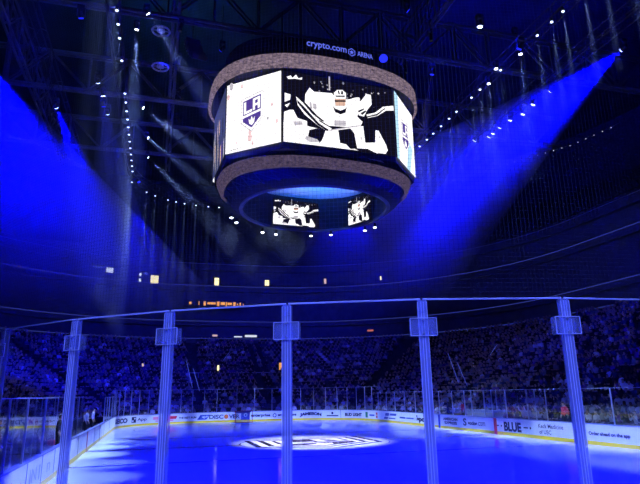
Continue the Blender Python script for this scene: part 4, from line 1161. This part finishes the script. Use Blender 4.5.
for (x, y), tg, deg, pw, lens, lab in BH:
    t, c = moving_head(x, y, RZ, tg or (x*.7, y+12, 0), lens, lab, 'blue moving heads')
    if tg:
        spot('moving_head_lamp', tuple(c), tg, pw*2.5, BLUE, deg, 1.0, .08)
        mb = MB(); beam(mb, tuple(c), tg, min((V(tg)-c).length, 36 if deg > 10 else 14), deg, .1, 20)
        tag(mb.build('haze_beam', M['hazeB']), 'deep blue haze in the beam of the %s' % lab, 'haze', None, 'stuff')
# blue fill lamps added for the ice and stands (heads on the near trusses, above and behind the view)
for i, (x, y, tx, ty, pw, deg) in enumerate(((-12.6, -18, -3, -16, 130000, 62), (12.6, -17.3, 3, -16, 130000, 62), (-12.6, -9, -2, 6, 40000, 66), (12.6, -7.2, 2, 8, 40000, 66), (-12.5, 24, -2, 16, 16000, 66), (12.4, 24, 2, 16, 16000, 66))):
    t, c = moving_head(x, y, RZ, (tx, ty, 0), 'lamp_deep', 'added deep blue wash head, %s along the near trusses' % ORD[i], 'added blue wash heads')
    spot('added_wash_lamp', tuple(c), (tx, ty, 0), pw, BLUE, deg, .6, .2)
for i, (x, y, tx, ty, tz, pw) in enumerate(((-6, 4, -30, 30, 10, 14000), (8, 4, 32, 24, 10, 9000), (0, 8, 4, 60, 12, 16000), (6, -4, 34, -2, 6, 12000), (-4, -6, -30, 2, 8, 9000))):  # added blue fill for the stands
    t, c = moving_head(x, y, 29.0, (tx, ty, tz), 'lamp_deep', 'added deep blue stand wash head, %s under the roof' % ORD[i], 'added blue wash heads')
    mb = MB(); mb.tube((x, y, 29.6), (x, y, 33), .03, 4); mb.build('hanger', M['blacksteel'], t)
    spot('added_wash_lamp', tuple(c), (tx, ty, tz), pw*1.3, (0, .004, 1.0), 75, .8, .3)
# uplights added to tint the roof
for i, (x, y, tx, ty, pw, col) in enumerate(((-17, 2.6, -20, 16, 40000, (.01, .14, .5)), (-9.5, 15.2, -6, 26, 20000, (.03, .16, .4)), (12, 15.2, 14, 26, 12000, (0, .01, 1)), (20, 2.6, 30, 14, 60000, (0, 0, 1)))):
    t, c = moving_head(x, y, 34.0, (tx, ty, 46), 'lamp_deep', 'added roof uplight on the trusses, %s from the left' % ORD[i], 'added roof uplights')
    mb = MB(); mb.tube((x, y, 33.6), (x, y, 33.85), .08, 6); mb.build('stand', M['blacksteel'], t)
    spot('added_uplight', tuple(c), (tx, ty, 46), pw*.45, col, 95, .8, .3)
# two heads added out of view to brighten the near glass and posts
for i, (x, y) in enumerate(((-14.5, -40), (-3.5, -41))):
    t, c = moving_head(x, y, 18.0, (-8.2, -29.8, 2.7), 'lamp_blue', 'added blue head over the near stand aimed at the near glass, %s of two' % ORD[i], 'added near glass heads')
    mb = MB(); mb.tube((x, y, 18.6), (x, y, 30), .03, 4); mb.build('hanger', M['blacksteel'], t)
    spot('near_glass_fill', tuple(c), (-8.2, -29.8, 2.4), 15000, (.1, .15, 1.0), 26, .6, .1)
# white light on the center circle and on the boards
t, c = moving_head(0, -11.0, RZ+.0, (0, 0, 0), 'lamp_white', 'white head aimed at the center circle, on the near cross truss', 'white moving heads')
spot('center_lamp', tuple(c), (0, .2, 0), 130000, (.85, .9, 1.0), 22, .7, .1)
mb = MB(); mb.tube((0, -11, 25.6), (0, -11, 30), .03, 4); mb.build('hanger', M['blacksteel'], t)
BL = []  # extra lamps added to brighten the boards, hooded to hide their lenses
for k in range(8):
    y = -15+4.6*k
    BL.append((-9.0, y, 13, y, 9000) if not -5 < y < 9.5 else (9.3, y, 13, y, 9000))
for k in range(9):
    y = -16+4.6*k
    BL.append((9.0, y, -12.8, y, 9000) if not -5 < y < 9.5 else (-9.2, y, -12.8, y, 11000))
BL += [(-2, 12.2, -11.6, 26.2, 8000), (0, 13.0, -8.2, 29.3, 8000), (-2.6, 14.4, -3, 30.4, 7500), (1.2, 14.4, 1.5, 30.4, 7500), (3, 14.4, 6, 30.2, 7500), (1.5, 14.4, 10, 28.3, 7500), (0, 14.4, 12.4, 24.6, 7500)]
for i, (x, y, tx, ty, pw) in enumerate(BL):
    t, c = moving_head(x, y, 29.4, (tx, ty, .4), 'lamp_small', 'added white board wash head under the roof trusses, %s in line' % ORD[i], 'added white board wash heads', .8)
    mb = MB(); mb.tube((x, y, 29.9), (x, y, 33), .03, 4); mb.build('hanger', M['blacksteel'], t)
    d = (V((tx, ty, .4))-V((x, y, 29.4))).normalized(); hb = MB(); h0 = V((x, y, 29.4))+d*.14
    hb.cone(h0, h0+d*.4, .14, .15, 14, 0, False); hb.build('hood', M['blacksteel'], t)
    spot('board_fill_lamp', tuple(h0+d*.42), (tx, ty, .4), pw*8.5, (.4, .57, 1.0), 9.5, .8, .1)
# faint beams under the scoreboard rim lamps, and the blue light inside its opening
nb = MB()
for x, y in RL:
    spot('rim_light', (x, y, 15.1), (x, y, 0), 500, (.6, .75, 1.0), 16, .9, .05)
    beam(nb, (x, y, 15.1), (x, y, 0), 3.4, 12, .1, 10)
tag(nb.build('haze_beams', M['hazeW']), 'faint haze glow under the scoreboard rim lamps', 'haze', None, 'stuff')
spot('board_inner_lamp', SB(-.3, -1.5, 15.9), SB(.3, .2, 18.2), 2600, (.02, .2, 1.0), 100, .8, .2)
spot('board_inner_lamp', SB(1.8, -1.5, 15.9), SB(1.4, .2, 18.2), 1600, (.02, .2, 1.0), 100, .8, .2)

# far dotted light strings high in the bowl
for nm, pts in (('left', [(-24.3, 17.4), (-22.1, 18.8), (-20.1, 20.8), (-17.2, 25.2)]), ('right', [(17.6, 22.9), (20.4, 20.5), (28.4, 7.2), (29.6, 2.1)])):
    t = thing('light_string', (pts[0][0], pts[0][1], 26), 'string of tiny lights high on the %s' % nm, 'lights', 'high strings of lights')
    mb = MB(); mb.polytube([(x, y, 26.08) for x, y in pts], .03, 4); mb.build('cable', M['blacksteel'], t)
    k = 0
    for a, b in zip(pts, pts[1:]):
        n = max(2, int(hypot(b[0]-a[0], b[1]-a[1])/.8))
        for j in range(n):
            x = a[0]+(b[0]-a[0])*j/n; y = a[1]+(b[1]-a[1])*j/n
            mb = MB(); mb.cone((x, y, 26.0), (x, y, 26.06), .05, .03, 6); mb.build('bulb', M['led_white'], t); k += 1

# ------------------------------------------------------------------ world and view
w = bpy.data.worlds.new('world'); SC.world = w; w.use_nodes = True
bg = w.node_tree.nodes['Background']; bg.inputs['Color'].default_value = (.0, .002, .03, 1); bg.inputs['Strength'].default_value = .3
SC.view_settings.view_transform = 'Standard'; SC.view_settings.look = 'None'; SC.view_settings.gamma = 1.0
SC.view_settings.exposure = 0.0
try: SC.view_settings.use_curve_mapping = False
except Exception: pass
SC.cycles.transparent_max_bounces = 32
SC.cycles.max_bounces = 8
SC.cycles.volume_bounces = 0
